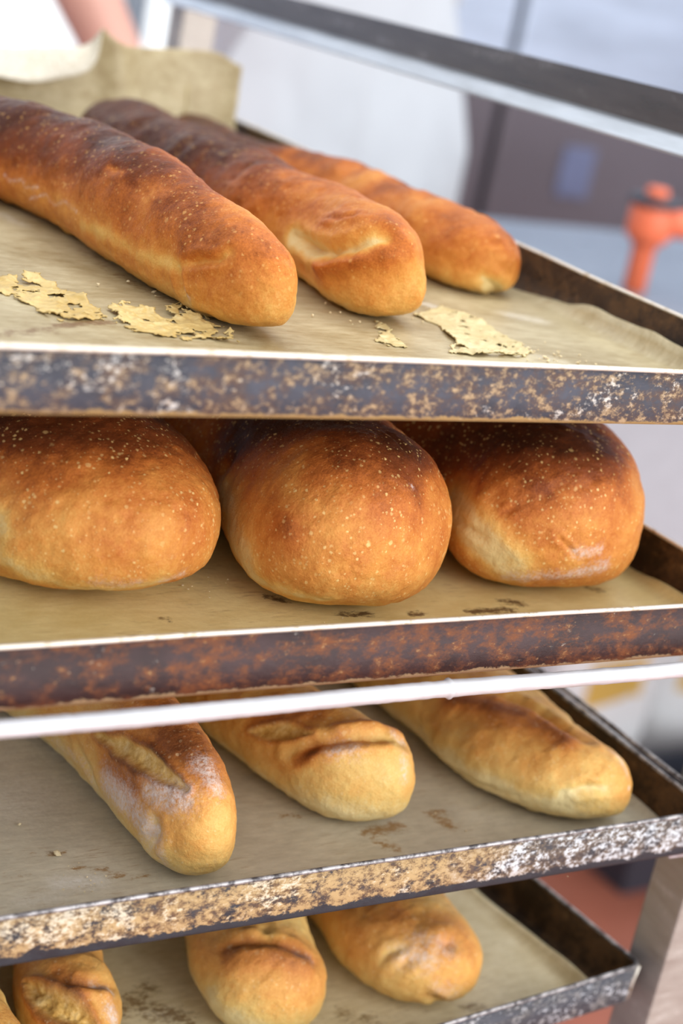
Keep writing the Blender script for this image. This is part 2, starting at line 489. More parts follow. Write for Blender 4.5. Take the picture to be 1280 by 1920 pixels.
def make_tray(label, front_right, z_top, h, z_floor, rz, mat, rim_mat, hem=False):
    """front_right: the outer front right corner"""
    hw, hd = TW / 2, TD / 2
    c, s = math.cos(rz), math.sin(rz)
    cx = front_right[0] - (hw * c - (-hd) * s)
    cy = front_right[1] - (hw * s + (-hd) * c)
    zb = z_top - h
    t = empty('baking_tray', (cx, cy, zb), rz)
    tag(t, label, 'tray', 'stacked baking trays in the rack')
    zf = z_floor - 0.0009 - zb
    # outer skin of the lip
    V, f, n = sweep_ring([(0.004, 0.0), (0.0015, 0.0005), (0.0008, 0.002), (0.0, h - 0.0008), (0.0012, h - 0.0008)], hw, hd, 0.006, 0.02, 0.0003, 3)
    mb = MB().add(V, f); mb.f.append(tuple(range(n))[::-1])
    mb.build('lip', mat, t, True)
    # pan: inner skin and bottom
    V, f, n = sweep_ring([(0.0012, h - 0.0008), (0.0022, 0.5 * h), (0.005, zf + 0.0025), (0.0085, zf)], hw, hd, 0.006, 0.02)
    mb = MB().add(V, f); mb.f.append(tuple(range(3 * n, 4 * n)))
    mb.build('pan', MAT_TRAY_IN, t, True)
    # rolled rim
    r0 = 0.00105
    prof = [(0.0006 + r0 * math.cos(a), h - 0.0004 + r0 * math.sin(a)) for a in [k * math.pi / 4 for k in range(9)]]
    V, f, n = sweep_ring(prof, hw, hd, 0.006, 0.02, 0.0003, 3)
    MB().add(V, f).build('rim', rim_mat, t, True)
    if hem:
        pts = [(hw + 0.0042, y, h + 0.0006) for y in np.linspace(-hd + 0.012, hd - 0.012, 24)]
        MB().tube(pts, 0.0016, 8).build('side_hem', rim_mat, t, True)
        pts = [(hw + 0.0022, y, h - 0.002) for y in np.linspace(-hd + 0.012, hd - 0.012, 24)]
        MB().tube(pts, 0.0012, 8).build('hem_fold', MAT_TRAY_IN, t, True)
    # welded corners
    for sx in (-1, 1):
        for sy in (-1, 1):
            d = 0.0018
            MB().tube([(sx * (hw - d), sy * (hd - d), 0.002), (sx * (hw - d), sy * (hd - d), h * 0.5), (sx * (hw - d + 0.0006), sy * (hd - d + 0.0006), h - 0.001)], [0.0007, 0.0010, 0.0012], 8).build('corner_weld', MAT_SEAM, t, True)
    return t
F1, F2, F3, F4 = -0.0216, -0.1308, -0.2418, -0.3534
T4R = 0.092
make_tray('blue-grey scorched baking tray at the top, under three long brown loaves', (0.245, 0.0), 0.0, 0.0242, F1, 0.0, MAT_TRAY[0], MAT_RIM_PALE)
make_tray('rusty brown baking tray just above the white rod, under the big round loaves', (0.2555, 0.0), -0.1076, 0.0266, F2, 0.0, MAT_TRAY[1], MAT_RIM_PALE)
make_tray('baking tray with thick tan crust on its lip, just below the white rod', (0.260, 0.0), -0.2202, 0.0238, F3, 0.0, MAT_TRAY[2], MAT_RIM_DARK, True)
make_tray('sooty grey baking tray at the bottom, its corner against the rack post', (0.2755, 0.0285), -0.3318, 0.0240, F4, T4R, MAT_TRAY[3], MAT_RIM_DARK)

# ------------------------------------------------------------------ baking paper
def seg_dist(P, poly):
    """distance of points P (n,k) to a polyline (m,k)"""
    poly = np.asarray(poly, float)
    best = np.full(len(P), 1e9); tt = np.zeros(len(P))
    if len(poly) == 1:
        return np.linalg.norm(P - poly[0], axis=1), tt
    L = np.linalg.norm(np.diff(poly, axis=0), axis=1); cum = np.concatenate([[0], np.cumsum(L)]); tot = cum[-1]
    for i in range(len(poly) - 1):
        a, b = poly[i], poly[i + 1]; ab = b - a
        t = np.clip(((P - a) @ ab) / (ab @ ab + 1e-12), 0, 1)
        d = np.linalg.norm(P - (a + t[:, None] * ab), axis=1)
        m = d < best
        best[m] = d[m]; tt[m] = (cum[i] + t[m] * L[i]) / tot
    return best, tt
def set_attr(me, name, arr):
    a = me.attributes.new(name, 'FLOAT', 'POINT')
    a.data.foreach_set('value', np.asarray(arr, np.float32))
def grid_mesh(name, P, mat, attrs):
    n, m = P.shape[:2]
    idx = np.arange(n * m).reshape(n, m)
    F = np.stack([idx[:-1, :-1], idx[1:, :-1], idx[1:, 1:], idx[:-1, 1:]], -1).reshape(-1, 4)
    me = bpy.data.meshes.new(name)
    me.from_pydata(P.reshape(-1, 3).tolist(), [], F.tolist())
    for k, v in attrs.items(): set_attr(me, k, v.reshape(-1))
    o = link(name, me, mat)
    sm = o.modifiers.new('thickness', 'SOLIDIFY'); sm.thickness = 0.00025; sm.offset = 1
    return o
def marks(P2, items, z, seed):
    """sum of soft blobs along polylines given by where the photograph shows them on the plane z"""
    r = np.zeros(len(P2))
    for (px, rad, amt) in items:
        poly = np.array([on_plane(p, z)[:2] for p in px])
        d, _ = seg_dist(P2, poly)
        r = np.maximum(r, amt * np.exp(-(d / rad) ** 2))
    return r
def make_sheet(label, x0, x1, y0, y1, zf, mat, stains, flours, seed, rz=0.0, piv=(0, 0), curl=False, wav=0.0007, right_up=0.0, nx=130, ny=190):
    u = np.linspace(0, 1, nx); v = np.linspace(0, 1, ny)
    ext = 0.097 if curl else 0.0                     # length of paper beyond y1 that stands up
    U, V = np.meshgrid(u, v, indexing='ij')
    X = x0 + (x1 - x0) * U
    S = (y1 - y0 + ext) * V
    Y = y0 + S
    Z = np.full_like(X, zf - 0.0003)
    P = np.stack([X, Y, np.zeros_like(X)], -1)
    Z += np.clip(fbm(P, 16, seed, 3), -1, 1) * wav * 0.4 - wav * 0.35
    edge = np.maximum(np.clip((X - (x1 - 0.010)) / 0.010, 0, 1), 0)
    if right_up:
        nn = 0.6 + 0.5 * fbm(np.stack([np.zeros_like(Y), Y, Y * 0], -1), 22, seed + 5, 2)
        Z += right_up * np.clip(nn, 0.05, 1.3) * edge ** 1.6
        X = X - 0.004 * right_up / 0.01 * edge ** 2 * np.clip(nn, 0, 1)
    if curl:
        # the far end stands up; towards the left it rolls forward over itself
        t = S - (y1 - y0)
        fold = 1 / (1 + np.exp((X - 0.138) / 0.006))             # 1 on the left, 0 on the right
        R1 = 0.030
        a_end = 1.45
        L0 = 0.019 + 0.003 * np.sin(X * 60 + 1) + 0.06 * (1 - fold)
        th = np.clip(t / R1, 0, a_end) + fold * np.clip((t - R1 * a_end - L0) / 0.0065, 0, 2.55 + 0.2 * np.sin(X * 80))
        cut = np.clip((X - (x1 - 0.022)) / 0.022, 0, 1)
        sc_ = np.where(t > 0, 1 - (0.20 + 0.9 * np.clip(0.215 - X, 0, 1)) * (1 - fold) - 0.25 * (1 - np.sqrt(np.clip(1 - cut ** 2, 0, 1))), 1.0)
        ds = np.diff(S, axis=1, prepend=S[:, :1]) * sc_
        on = t > 0
        yc = np.cumsum(np.where(on, ds * np.cos(th), 0), axis=1); zc = np.cumsum(np.where(on, ds * np.sin(th), 0), axis=1)
        wv = np.clip(t / 0.04, 0, 1)
        Y = np.where(on, y1 + yc + 0.005 * np.sin(X * 38) * wv, Y)
        Z = np.where(on, Z + zc, Z)
        Y = Y - 0.003 * np.exp(-((X - 0.146) / 0.009) ** 2) * wv      # slack ridge between the two halves
        X = X + 0.004 * np.sin(zc * 60) * wv * (X < 0.2)
    flat = np.stack([X, Y], -1).reshape(-1, 2)
    if rz:
        c, s = math.cos(rz), math.sin(rz)
        d = flat - np.array(piv)
        flat = np.stack([d[:, 0] * c - d[:, 1] * s, d[:, 0] * s + d[:, 1] * c], -1) + np.array(piv)
    P = np.concatenate([flat, Z.reshape(-1, 1)], 1).reshape(nx, ny, 3)
    st = marks(flat, stains, zf, seed); fl = marks(flat, flours, zf, seed + 1)
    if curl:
        fl = np.maximum(fl, 0.95 * (fold * np.clip((t - R1 * a_end - L0 - 0.004) / 0.006, 0, 1)).reshape(-1))  # whitens the rolled flap: its glare is painted through the flour mask
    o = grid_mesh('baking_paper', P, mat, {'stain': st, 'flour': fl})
    return tag(o, label, 'baking paper', 'sheets of baking paper lining the trays')
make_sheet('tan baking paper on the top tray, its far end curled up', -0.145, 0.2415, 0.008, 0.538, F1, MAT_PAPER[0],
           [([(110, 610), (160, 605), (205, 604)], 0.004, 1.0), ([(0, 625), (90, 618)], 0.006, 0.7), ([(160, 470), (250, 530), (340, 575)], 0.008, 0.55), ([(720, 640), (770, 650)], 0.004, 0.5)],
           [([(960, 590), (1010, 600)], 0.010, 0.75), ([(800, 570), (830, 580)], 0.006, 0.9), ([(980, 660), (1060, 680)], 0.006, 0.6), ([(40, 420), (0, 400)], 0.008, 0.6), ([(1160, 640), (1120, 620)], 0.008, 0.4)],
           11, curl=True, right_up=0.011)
make_sheet('brown oily baking paper beneath the three big round loaves', -0.136, 0.2515, 0.009, 0.59, F2, MAT_PAPER[1],
           [([(305, 1160), (315, 1162)], 0.0024, 1.0), ([(500, 1118), (535, 1125)], 0.0030, 1.0), ([(880, 1145), (960, 1142)], 0.0035, 1.0), ([(940, 1125), (975, 1130)], 0.0035, 1.0), ([(770, 1150), (790, 1148)], 0.003, 0.9), ([(640, 1150), (690, 1150)], 0.0035, 0.9), ([(1100, 1100), (1130, 1108)], 0.004, 0.7)],
           [([(620, 1045)], 0.004, 0.3)], 23, right_up=0.006)
make_sheet('grey-tan baking paper with brown streaks on the tray below the white rod', -0.132, 0.2555, 0.009, 0.59, F3, MAT_PAPER[2],
           [([(690, 1560), (720, 1555), (745, 1548)], 0.005, 0.95), ([(710, 1580), (740, 1590)], 0.004, 0.85), ([(820, 1530), (845, 1550)], 0.005, 0.85), ([(800, 1525), (830, 1520)], 0.003, 0.8), ([(520, 1528), (560, 1530)], 0.002, 0.8),
            ([(60, 1600), (120, 1598)], 0.0016, 0.9), ([(130, 1625), (220, 1630)], 0.0016, 0.9), ([(200, 1640), (280, 1642)], 0.0018, 0.9), ([(10, 1640), (60, 1640)], 0.0018, 0.6)],
           [([(110, 1655), (180, 1650)], 0.008, 0.9), ([(40, 1690), (110, 1680)], 0.008, 0.6), ([(0, 1500), (60, 1480)], 0.035, 0.6), ([(30, 1400), (0, 1400)], 0.035, 0.6), ([(720, 1540), (750, 1530)], 0.005, 0.5), ([(100, 1603), (112, 1604)], 0.0012, 1.0), ([(850, 1520), (950, 1540)], 0.012, 0.45)],  # flour dust; the wide left patches also paint a grey-white glare
           37, right_up=0.005)
make_sheet('stained tan baking paper on the bottom tray beside the rack post', -0.112, 0.258, 0.035, 0.615, F4, MAT_PAPER[3],
           [([(250, 1880), (340, 1910)], 0.010, 0.8), ([(220, 1900), (280, 1850)], 0.008, 0.7), ([(870, 1890), (900, 1885)], 0.004, 0.8), ([(640, 1900), (700, 1915)], 0.008, 0.6)],
           [([(280, 1900), (320, 1905)], 0.006, 0.5)], 41, rz=T4R, piv=(0.2755, 0.0285), right_up=0.012)

# ------------------------------------------------------------------ the rack
rack = empty('tray_rack', (0.04, 0.37, FLOOR))
tag(rack, 'tall steel bakery rack trolley holding the trays', 'rack trolley')
RX = 0.282; LX = -0.200; PW = 0.030
def rp(mb, name, mat, smooth=False, parent=None):
    o = mb.build(name, mat, None, smooth)
    local(o, rack)
    return o
PYF, PYB = 0.020, 0.757
for px in (RX, LX - PW):
    for (py, dd) in ((PYF, 0.026), (PYB, 0.026)):
        rp(MB().box(px, px + PW, py, py + dd, FLOOR + 0.13, 0.42, 0.0015), 'post', MAT_STEEL)
def extrude_y(secs, ys):
    n = len(secs[0]); V = []
    for sec, y in zip(secs, ys):
        V += [(p[0], y, p[1]) for p in sec]
    f = []
    for i in range(len(ys) - 1):
        for j in range(n):
            f.append((i * n + j, i * n + (j + 1) % n, (i + 1) * n + (j + 1) % n, (i + 1) * n + j))
    f.append(tuple(range(n))[::-1]); f.append(tuple((len(ys) - 1) * n + j for j in range(n)))
    return MB().add(V, f)
def rail(side, za, zb, ha, hb, fl, drop, y0=0.022):
    """angle rail running back; za, zb: height of the bend at front and back; ha, hb: height of the upright leg;
    the lip leaves the bend inwards by fl and falls by drop"""
    xs = RX - 0.0002 if side > 0 else LX + 0.0002
    t = 0.0016; d = -side
    ks = np.linspace(0, 1, 25); ys = y0 + (PYB + 0.02 - y0) * ks
    z = za + (zb - za) * ks; h = ha + (hb - ha) * ks
    o = rp(extrude_y([[(xs, b + a), (xs + d * t, b + a), (xs + d * t, b), (xs, b)] for a, b in zip(h, z)], ys), 'tray_rail', MAT_RAIL)
    lip = extrude_y([[(xs, b - 0.0001), (xs + d * t, b - 0.0001), (xs + d * (t + 0.3 * fl), b - drop * 0.18), (xs + d * (t + fl), b - drop), (xs + d * (t + fl - 0.001), b - drop - 0.0014), (xs + d * (t + 0.3 * fl - 0.001), b - drop * 0.18 - 0.002), (xs, b - 0.003)] for b in z], ys).build('rail_lip', MAT_LIP, None, False)
    lip.parent = o
    return o
MAT_LIP = make_steel('lit_rail_lip', (214, 220, 228), 0.34, 0.8, 0.3, (8, 1.2, 8))  # pale colour carries the light caught by the lip
for side in (1, -1):
    rail(side, 0.0785, 0.0650, 0.0205, 0.016, 0.011, 0.0085)
    for zb in (-0.0242, -0.1342, -0.2440, -0.3558):
        rail(side, zb - 0.0008, zb - 0.0008, 0.010, 0.010, 0.038 if side > 0 else 0.050, 0.0, 0.003 if -0.3 < zb < -0.2 else (0.055 if zb < -0.3 else 0.022))
    for zb in (-0.468, -0.58, -0.692, -0.804, -0.916):
        rail(side, zb, zb, 0.02, 0.02, 0.04, 0.0)
# the floured rod across the front
zr = -0.1326
rod = [(LX - 0.012, PYF + 0.004, zr), (LX - 0.012, -0.004, zr), (LX - 0.006, -0.0115, zr)] + [(x, -0.0125 + 0.0004 * math.sin(x * 30), zr + 0.0003 * math.sin(x * 17)) for x in np.linspace(LX + 0.004, RX, 30)] + [(RX + 0.012, -0.0115, zr), (RX + 0.018, -0.004, zr), (RX + 0.018, PYF + 0.004, zr)]
rod = [Vector(p) for p in rod]
fine_rod = [rod[0]]
for a, b in zip(rod[:-1], rod[1:]):
    k = max(1, int((b - a).length / 0.0012))
    fine_rod += [a.lerp(b, (q + 1) / k) for q in range(k)]
rn = fbm(np.array([list(p) for p in fine_rod]), 260, 12, 3)
rp(MB().tube(fine_rod, [0.0035 * (1 + 0.05 * float(q) + (0.22 if q > 0.95 else 0)) for q in rn], 16), 'front_rod', MAT_ROD, True)
for (zz, yy) in ((0.40, PYF), (0.40, PYB), (FLOOR + 0.15, PYF), (FLOOR + 0.15, PYB)):
    rp(MB().box(LX - 0.001, RX + 0.001, yy + 0.003, yy + 0.023, zz - 0.012, zz + 0.012, 0.001), 'cross_bar', MAT_STEEL)
for px in (RX, LX - PW):
    for zz in (0.40, FLOOR + 0.15):
        rp(MB().box(px + 0.004, px + 0.026, PYF + 0.025, PYB + 0.001, zz - 0.012, zz + 0.012, 0.001), 'side_bar', MAT_STEEL)
    for py in (PYF, PYB):
        c = (px + 0.015, py + 0.013)
        fork = MB().box(c[0] - 0.016, c[0] - 0.013, c[1] - 0.014, c[1] + 0.014, FLOOR + 0.04, FLOOR + 0.118).box(c[0] + 0.013, c[0] + 0.016, c[1] - 0.014, c[1] + 0.014, FLOOR + 0.04, FLOOR + 0.118).box(c[0] - 0.018, c[0] + 0.018, c[1] - 0.018, c[1] + 0.018, FLOOR + 0.117, FLOOR + 0.131)
        fo = rp(fork, 'caster', MAT_STEEL)
        wh = MB().lathe((c[0], c[1], FLOOR + 0.05), [(0.014, -0.011), (0.046, -0.011), (0.05, -0.007), (0.05, 0.007), (0.046, 0.011), (0.014, 0.011)], 28, 'x').build('wheel', MAT_RUBBER, None, True)
        wh.parent = fo
        wh.matrix_parent_inverse = (rack.matrix_world.copy() if False else Matrix.Identity(4))

# ------------------------------------------------------------------ bread
KN = np.array([0, .1, .22, .4, .65, 1.])
def hermite(s, v):
    v = np.asarray(v, float); m = np.gradient(v, KN)
    i = np.clip(np.searchsorted(KN, s, side='right') - 1, 0, len(KN) - 2)
    h = KN[i + 1] - KN[i]; t = (s - KN[i]) / h
    return (2 * t**3 - 3 * t**2 + 1) * v[i] + (t**3 - 2 * t**2 + t) * h * m[i] + (-2 * t**3 + 3 * t**2) * v[i + 1] + (t**3 - t**2) * h * m[i + 1]
def grid_normals(P):
    du = np.gradient(P, axis=0)
    dv = (np.roll(P, -1, axis=1) - np.roll(P, 1, axis=1)) * 0.5
    n = np.cross(dv, du)
    n /= np.linalg.norm(n, axis=-1, keepdims=True) + 1e-12
    return n
def pick_points(P, N, px):
    """points of the loaf's near side where the photograph shows the given pixels"""
    q, dep = project(P)
    face = ((CAM - P) * N).sum(-1) > 0
    out = []
    for p in px:
        d2 = ((q - np.array(p, float)) ** 2).sum(-1)
        sc_ = d2 + np.where(face, 0, 1e6) + (dep - dep.min()) * 400
        out.append(P[np.argmin(sc_)])
    return np.array(out)
def make_loaf(name, label, group, par, z0, mat, seed, bake, feats, lump=0.0022, NTs=400, NA=180, back_bake=0.0, edge_flour=0.5, side_pale=0.0, wrinkle=0.0, k=.40, sq=.7):
    par = np.array(par, float)
    xf, yf, xb, yb, ef, eb = par[:6]; W = par[6:12]; Hh = par[12:18]; B = np.array([0, *par[18:22], 0])
    s = np.linspace(0, 1, NTs); s = 0.55 * s ** 1.7 + 0.45 * (1 - np.cos(np.pi * s)) / 2
    s = np.concatenate([s[:1], np.array([1e-4, 4e-4, 1e-3, 2e-3]), s[1:-1], np.array([1 - 2e-3, 1 - 5e-4]), s[-1:]])
    s = np.unique(s)
    L = math.hypot(xb - xf, yb - yf)
    d = np.array([(xb - xf) / L, (yb - yf) / L]); n = np.array([d[1], -d[0]])
    bx = hermite(s, B); cx = xf + (xb - xf) * s + n[0] * bx; cy = yf + (yb - yf) * s + n[1] * bx
    w = hermite(s, W); h = hermite(s, Hh)
    e1 = np.clip(1 - s * L / ef, 0, 1); e2 = np.clip(1 - (1 - s) * L / eb, 0, 1)
    pr = np.sqrt(np.clip(1 - e1**2.4, 0, 1)) * np.sqrt(np.clip(1 - e2**2.2, 0, 1))
    a = np.linspace(0, 2 * np.pi, NA, endpoint=False) - np.pi / 2
    ca, sa = np.cos(a), np.sin(a)
    lat = np.sign(ca) * np.abs(ca) ** np.where(sa < 0, sq, 1.0)
    zz = np.where(sa > 0, k + (1 - k) * np.abs(sa) ** .95, k - k * np.abs(sa) ** .8)
    prz = pr ** .8
    P = np.zeros((len(s), NA, 3))
    P[..., 0] = cx[:, None] + n[0] * (w * pr)[:, None] * lat
    P[..., 1] = cy[:, None] + n[1] * (w * pr)[:, None] * lat
    P[..., 2] = z0 + h[:, None] * (.36 + (zz[None] - .36) * prz[:, None])
    N = grid_normals(P)
    ctr = np.stack([cx, cy, z0 + .4 * h], -1)[:, None]
    if ((P - ctr) * N).sum() < 0: N = -N
    N[0] = N[1].mean(0); N[-1] = N[-2].mean(0)
    N /= np.linalg.norm(N, axis=-1, keepdims=True) + 1e-9
    base = P.copy(); N0 = N.copy()
    up = np.clip((P[..., 2] - z0) / h.max(), 0, 1)
    gate = np.clip((P[..., 2] - z0) / 0.008, 0, 1)
    disp = lump * fbm(P, 24, seed, 2) * gate + 0.00045 * fbm(P, 150, seed + 9, 3) * gate
    if wrinkle:
        Q = P.copy(); Q[..., 0] *= 0.5
        disp += wrinkle * np.abs(fbm(P * np.array([1, 1.6, 1]), 45, seed + 77, 2)) * -1 * gate
    bk = bake + 0.26 * (up - 0.5) + 0.16 * fbm(P, 22, seed + 3, 3) * (0.4 + up) - side_pale * np.clip(0.42 - up, 0, 1) * 2
    bk += back_bake * np.clip((s * L - 0.05) / 0.28, 0, 1)[:, None] * (0.45 + 0.7 * up)
    fl = np.zeros(P.shape[:2]); cr = np.zeros(P.shape[:2])
    # ragged floury foot
    disp += 0.0008 * np.exp(-((P[..., 2] - z0 - 0.0012) / 0.0016) ** 2) * np.clip(0.4 + 1.2 * fbm(P, 260, seed + 33, 3), 0, 1.6) * edge_flour
    foot = np.exp(-((P[..., 2] - z0 - 0.0015) / 0.0024) ** 2)
    rag = fbm(P, 120, seed + 21, 3)
    disp += 0.0009 * foot * rag
    fl += edge_flour * foot * np.clip(0.6 + rag, 0, 1)
    bk -= 0.22 * np.exp(-((P[..., 2] - z0) / 0.007) ** 2)
    flat = base.reshape(-1, 3)
    for ft in feats:
        kind, px, rad, amt = ft[:4]
        poly = pick_points(base.reshape(-1, 3), N0.reshape(-1, 3), px)
        D, tt = seg_dist(flat, poly)
        D = D + 0.18 * rad * fbm(flat, 0.5 / rad, seed + 50, 2)
        D = np.abs(D).reshape(P.shape[:2]); tt = tt.reshape(P.shape[:2])
        g = np.exp(-(D / rad) ** 2)
        if kind == 'groove':          # fold or crease: depth amt, colour change ft[4]
            g = np.exp(-(D / (0.75 * rad)) ** 1.5)
            ends = np.clip(np.minimum(tt, 1 - tt) / 0.22, 0.35, 1)
            disp -= amt * g * ends
            disp += 0.40 * amt * ends * np.exp(-((D - 1.6 * rad) / (0.8 * rad)) ** 2)
            bk += ft[4] * g
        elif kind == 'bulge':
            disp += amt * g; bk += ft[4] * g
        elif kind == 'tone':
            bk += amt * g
        elif kind == 'flour':
            fl = np.maximum(fl, amt * g)
        elif kind == 'slash':         # opened cut: spindle shaped, crumb inside, raised lips
            rr = rad * np.clip(np.sin(np.pi * np.clip(tt * 0.94 + 0.03, 0, 1)), 0.12, 1) ** 0.7
            ins = 1 / (1 + np.exp((D - rr) / (0.10 * rad)))
            disp -= amt * ins * (0.75 + 0.3 * fbm(P, 220, seed + 60, 2))
            disp += 0.45 * amt * np.exp(-((D - 1.35 * rr) / (0.45 * rad)) ** 2)
            cr = np.maximum(cr, ins)
            bk += (ft[4] if len(ft) > 4 else 0.15) * np.exp(-((D - 1.3 * rr) / (0.4 * rad)) ** 2)
    P = base + N0 * disp[..., None]
    P[..., 2] = np.maximum(P[..., 2], z0)
    # mesh with single pole vertices
    rings = P[1:-1]
    nr = len(rings)
    verts = np.concatenate([rings.reshape(-1, 3), P[0].mean(0)[None], P[-1].mean(0)[None]])
    idx = np.arange(nr * NA).reshape(nr, NA)
    nx_ = np.roll(idx, -1, axis=1)
    F = np.stack([idx[:-1], nx_[:-1], nx_[1:], idx[1:]], -1).reshape(-1, 4).tolist()
    p0, p1 = nr * NA, nr * NA + 1
    F += [(p0, int(nx_[0, j]), int(idx[0, j])) for j in range(NA)]
    F += [(p1, int(idx[-1, j]), int(nx_[-1, j])) for j in range(NA)]
    org = np.array([cx.mean(), cy.mean(), z0])
    me = bpy.data.meshes.new(name)
    me.from_pydata((verts - org).tolist(), [], F)
    bm = bmesh.new(); bm.from_mesh(me); bmesh.ops.recalc_face_normals(bm, faces=bm.faces); bm.to_mesh(me); bm.free()
    for nm, arr in (('bake', bk), ('flour', fl), ('crumb', cr)):
        v = np.concatenate([arr[1:-1].reshape(-1), [arr[0].mean()], [arr[-1].mean()]])
        set_attr(me, nm, np.clip(v, 0, 1))
    o = link(name, me, mat)
    o.location = org
    return tag(o, label, 'bread', group)

G1, G2, G3, G4 = 'long brown loaves on the top tray', 'round loaves on the second tray', 'long golden loaves on the third tray', 'golden loaves on the bottom tray'
FIT = {
 'A1': [0.0227, 0.0867, -0.0585, 0.5836, 0.0524, 0.0537, 0.0223, 0.0207, 0.0228, 0.0244, 0.0262, 0.028, 0.0443, 0.0474, 0.0547, 0.0507, 0.0444, 0.0421, 0.0025, 0.0085, 0.0206, 0.0054],
 'B1': [0.108, 0.1184, 0.1148, 0.4989, 0.0387, 0.0523, 0.0213, 0.0235, 0.0253, 0.027, 0.029, 0.0312, 0.0468, 0.0468, 0.0464, 0.0454, 0.0427, 0.0379, -0.0045, 0.0021, -0.0012, 0.002],
 'C1': [0.2056, 0.1878, 0.1975, 0.5466, 0.0205, 0.044, 0.0232, 0.0241, 0.025, 0.0249, 0.0243, 0.0244, 0.034, 0.037, 0.0375, 0.0363, 0.0323, 0.0291, -0.0029, -0.0034, -0.0034, -0.0220],
 'A2': [-0.027, 0.0596, -0.0500, 0.330, 0.083, 0.0823, 0.0641, 0.0617, 0.0616, 0.0612, 0.0605, 0.0599, 0.0715, 0.0688, 0.0703, 0.0716, 0.0718, 0.0717, -0.0047, -0.006, -0.0118, -0.0146],
 'B2': [0.0590, 0.0350, 0.0690, 0.300, 0.0590, 0.070, 0.0512, 0.052, 0.0510, 0.0495, 0.049, 0.049, 0.0776, 0.0785, 0.0751, 0.0736, 0.0732, 0.0734, 0.0069, 0.0128, 0.0199, 0.0121],
 'C2': [0.1795, 0.0425, 0.1850, 0.31, 0.0560, 0.060, 0.0560, 0.0552, 0.0545, 0.0548, 0.056, 0.0570, 0.0834, 0.0806, 0.0794, 0.0795, 0.0797, 0.0801, 0.0018, 0.0122, 0.0058, 0.0076],
 'A3': [0.0026, 0.0241, -0.0051, 0.4781, 0.037, 0.0418, 0.0207, 0.0193, 0.0221, 0.0254, 0.0285, 0.0312, 0.0532, 0.0559, 0.056, 0.0553, 0.0544, 0.0541, -0.0011, -0.0015, -0.0139, 0.0012],
 'B3': [0.1024, 0.0466, 0.0968, 0.499, 0.0302, 0.0335, 0.0255, 0.0284, 0.0295, 0.0302, 0.0307, 0.0311, 0.0496, 0.0449, 0.0428, 0.043, 0.0433, 0.0437, -0.0106, -0.0182, -0.0251, -0.023],
 'C3': [0.2186, 0.0227, 0.1994, 0.5013, 0.0408, 0.0444, 0.0307, 0.0359, 0.0391, 0.0373, 0.0347, 0.0318, 0.0444, 0.0371, 0.0362, 0.0371, 0.037, 0.0366, -0.0112, -0.0109, -0.014, -0.0135],
 'A4': [-0.0241, 0.0551, -0.0051, 0.4773, 0.0407, 0.0408, 0.0257, 0.0229, 0.0209, 0.0213, 0.0225, 0.0238, 0.0346, 0.034, 0.0341, 0.0345, 0.0347, 0.0351, 0.0014, 0.0136, 0.0126, 0.0117],
 'B4': [0.073, 0.0474, 0.0862, 0.5009, 0.0251, 0.0294, 0.0293, 0.0323, 0.0329, 0.0309, 0.0289, 0.0267, 0.0398, 0.0453, 0.0479, 0.0485, 0.0477, 0.0467, 0.0025, 0.0178, 0.0096, 0.0137],
 'C4': [0.165, 0.0416, 0.1595, 0.4907, 0.0497, 0.047, 0.0346, 0.036, 0.0359, 0.0346, 0.0325, 0.03, 0.0459, 0.0464, 0.0461, 0.046, 0.0454, 0.0447, -0.001, 0.001, -0.0009, -0.0003],
 'Z4': [-0.075, 0.03, -0.075, 0.45, 0.04, 0.04, 0.024, 0.024, 0.024, 0.024, 0.024, 0.024, 0.036, 0.036, 0.036, 0.036, 0.036, 0.036, 0, 0, 0, 0],
}
mm = 0.001
make_loaf('long_loaf', 'long brown loaf with a smooth rounded tip, nearest the left of the top tray', G1, FIT['A1'], F1, MAT_CRUST_LONG, 101, 0.46,
    [('groove', [(428, 474), (405, 488), (370, 488), (345, 494)], 2.4 * mm, 2.6 * mm, -0.22),
     ('bulge', [(440, 450), (400, 462), (350, 470)], 7 * mm, 1.5 * mm, 0.06),
     ('groove', [(330, 500), (332, 530), (345, 562)], 3.0 * mm, 2.4 * mm, -0.16),
     ('tone', [(160, 422), (210, 440), (260, 475), (330, 500)], 3.4 * mm, -0.24),
     ('groove', [(210, 318), (235, 326)], 2.2 * mm, 1.2 * mm, -0.25),
     ('flour', [(12, 328), (25, 340), (45, 338), (52, 352), (75, 350)], 1.3 * mm, 0.6), ('flour', [(60, 372), (85, 366), (100, 384), (128, 380), (150, 396)], 1.3 * mm, 0.55), ('tone', [(10, 335), (80, 365), (150, 395)], 6 * mm, -0.12),
     ('flour', [(345, 545), (350, 562)], 2 * mm, 0.9),
     ('tone', [(250, 300), (330, 340), (420, 410)], 12 * mm, 0.10)], lump=0.0030, back_bake=0.80, edge_flour=0.15)
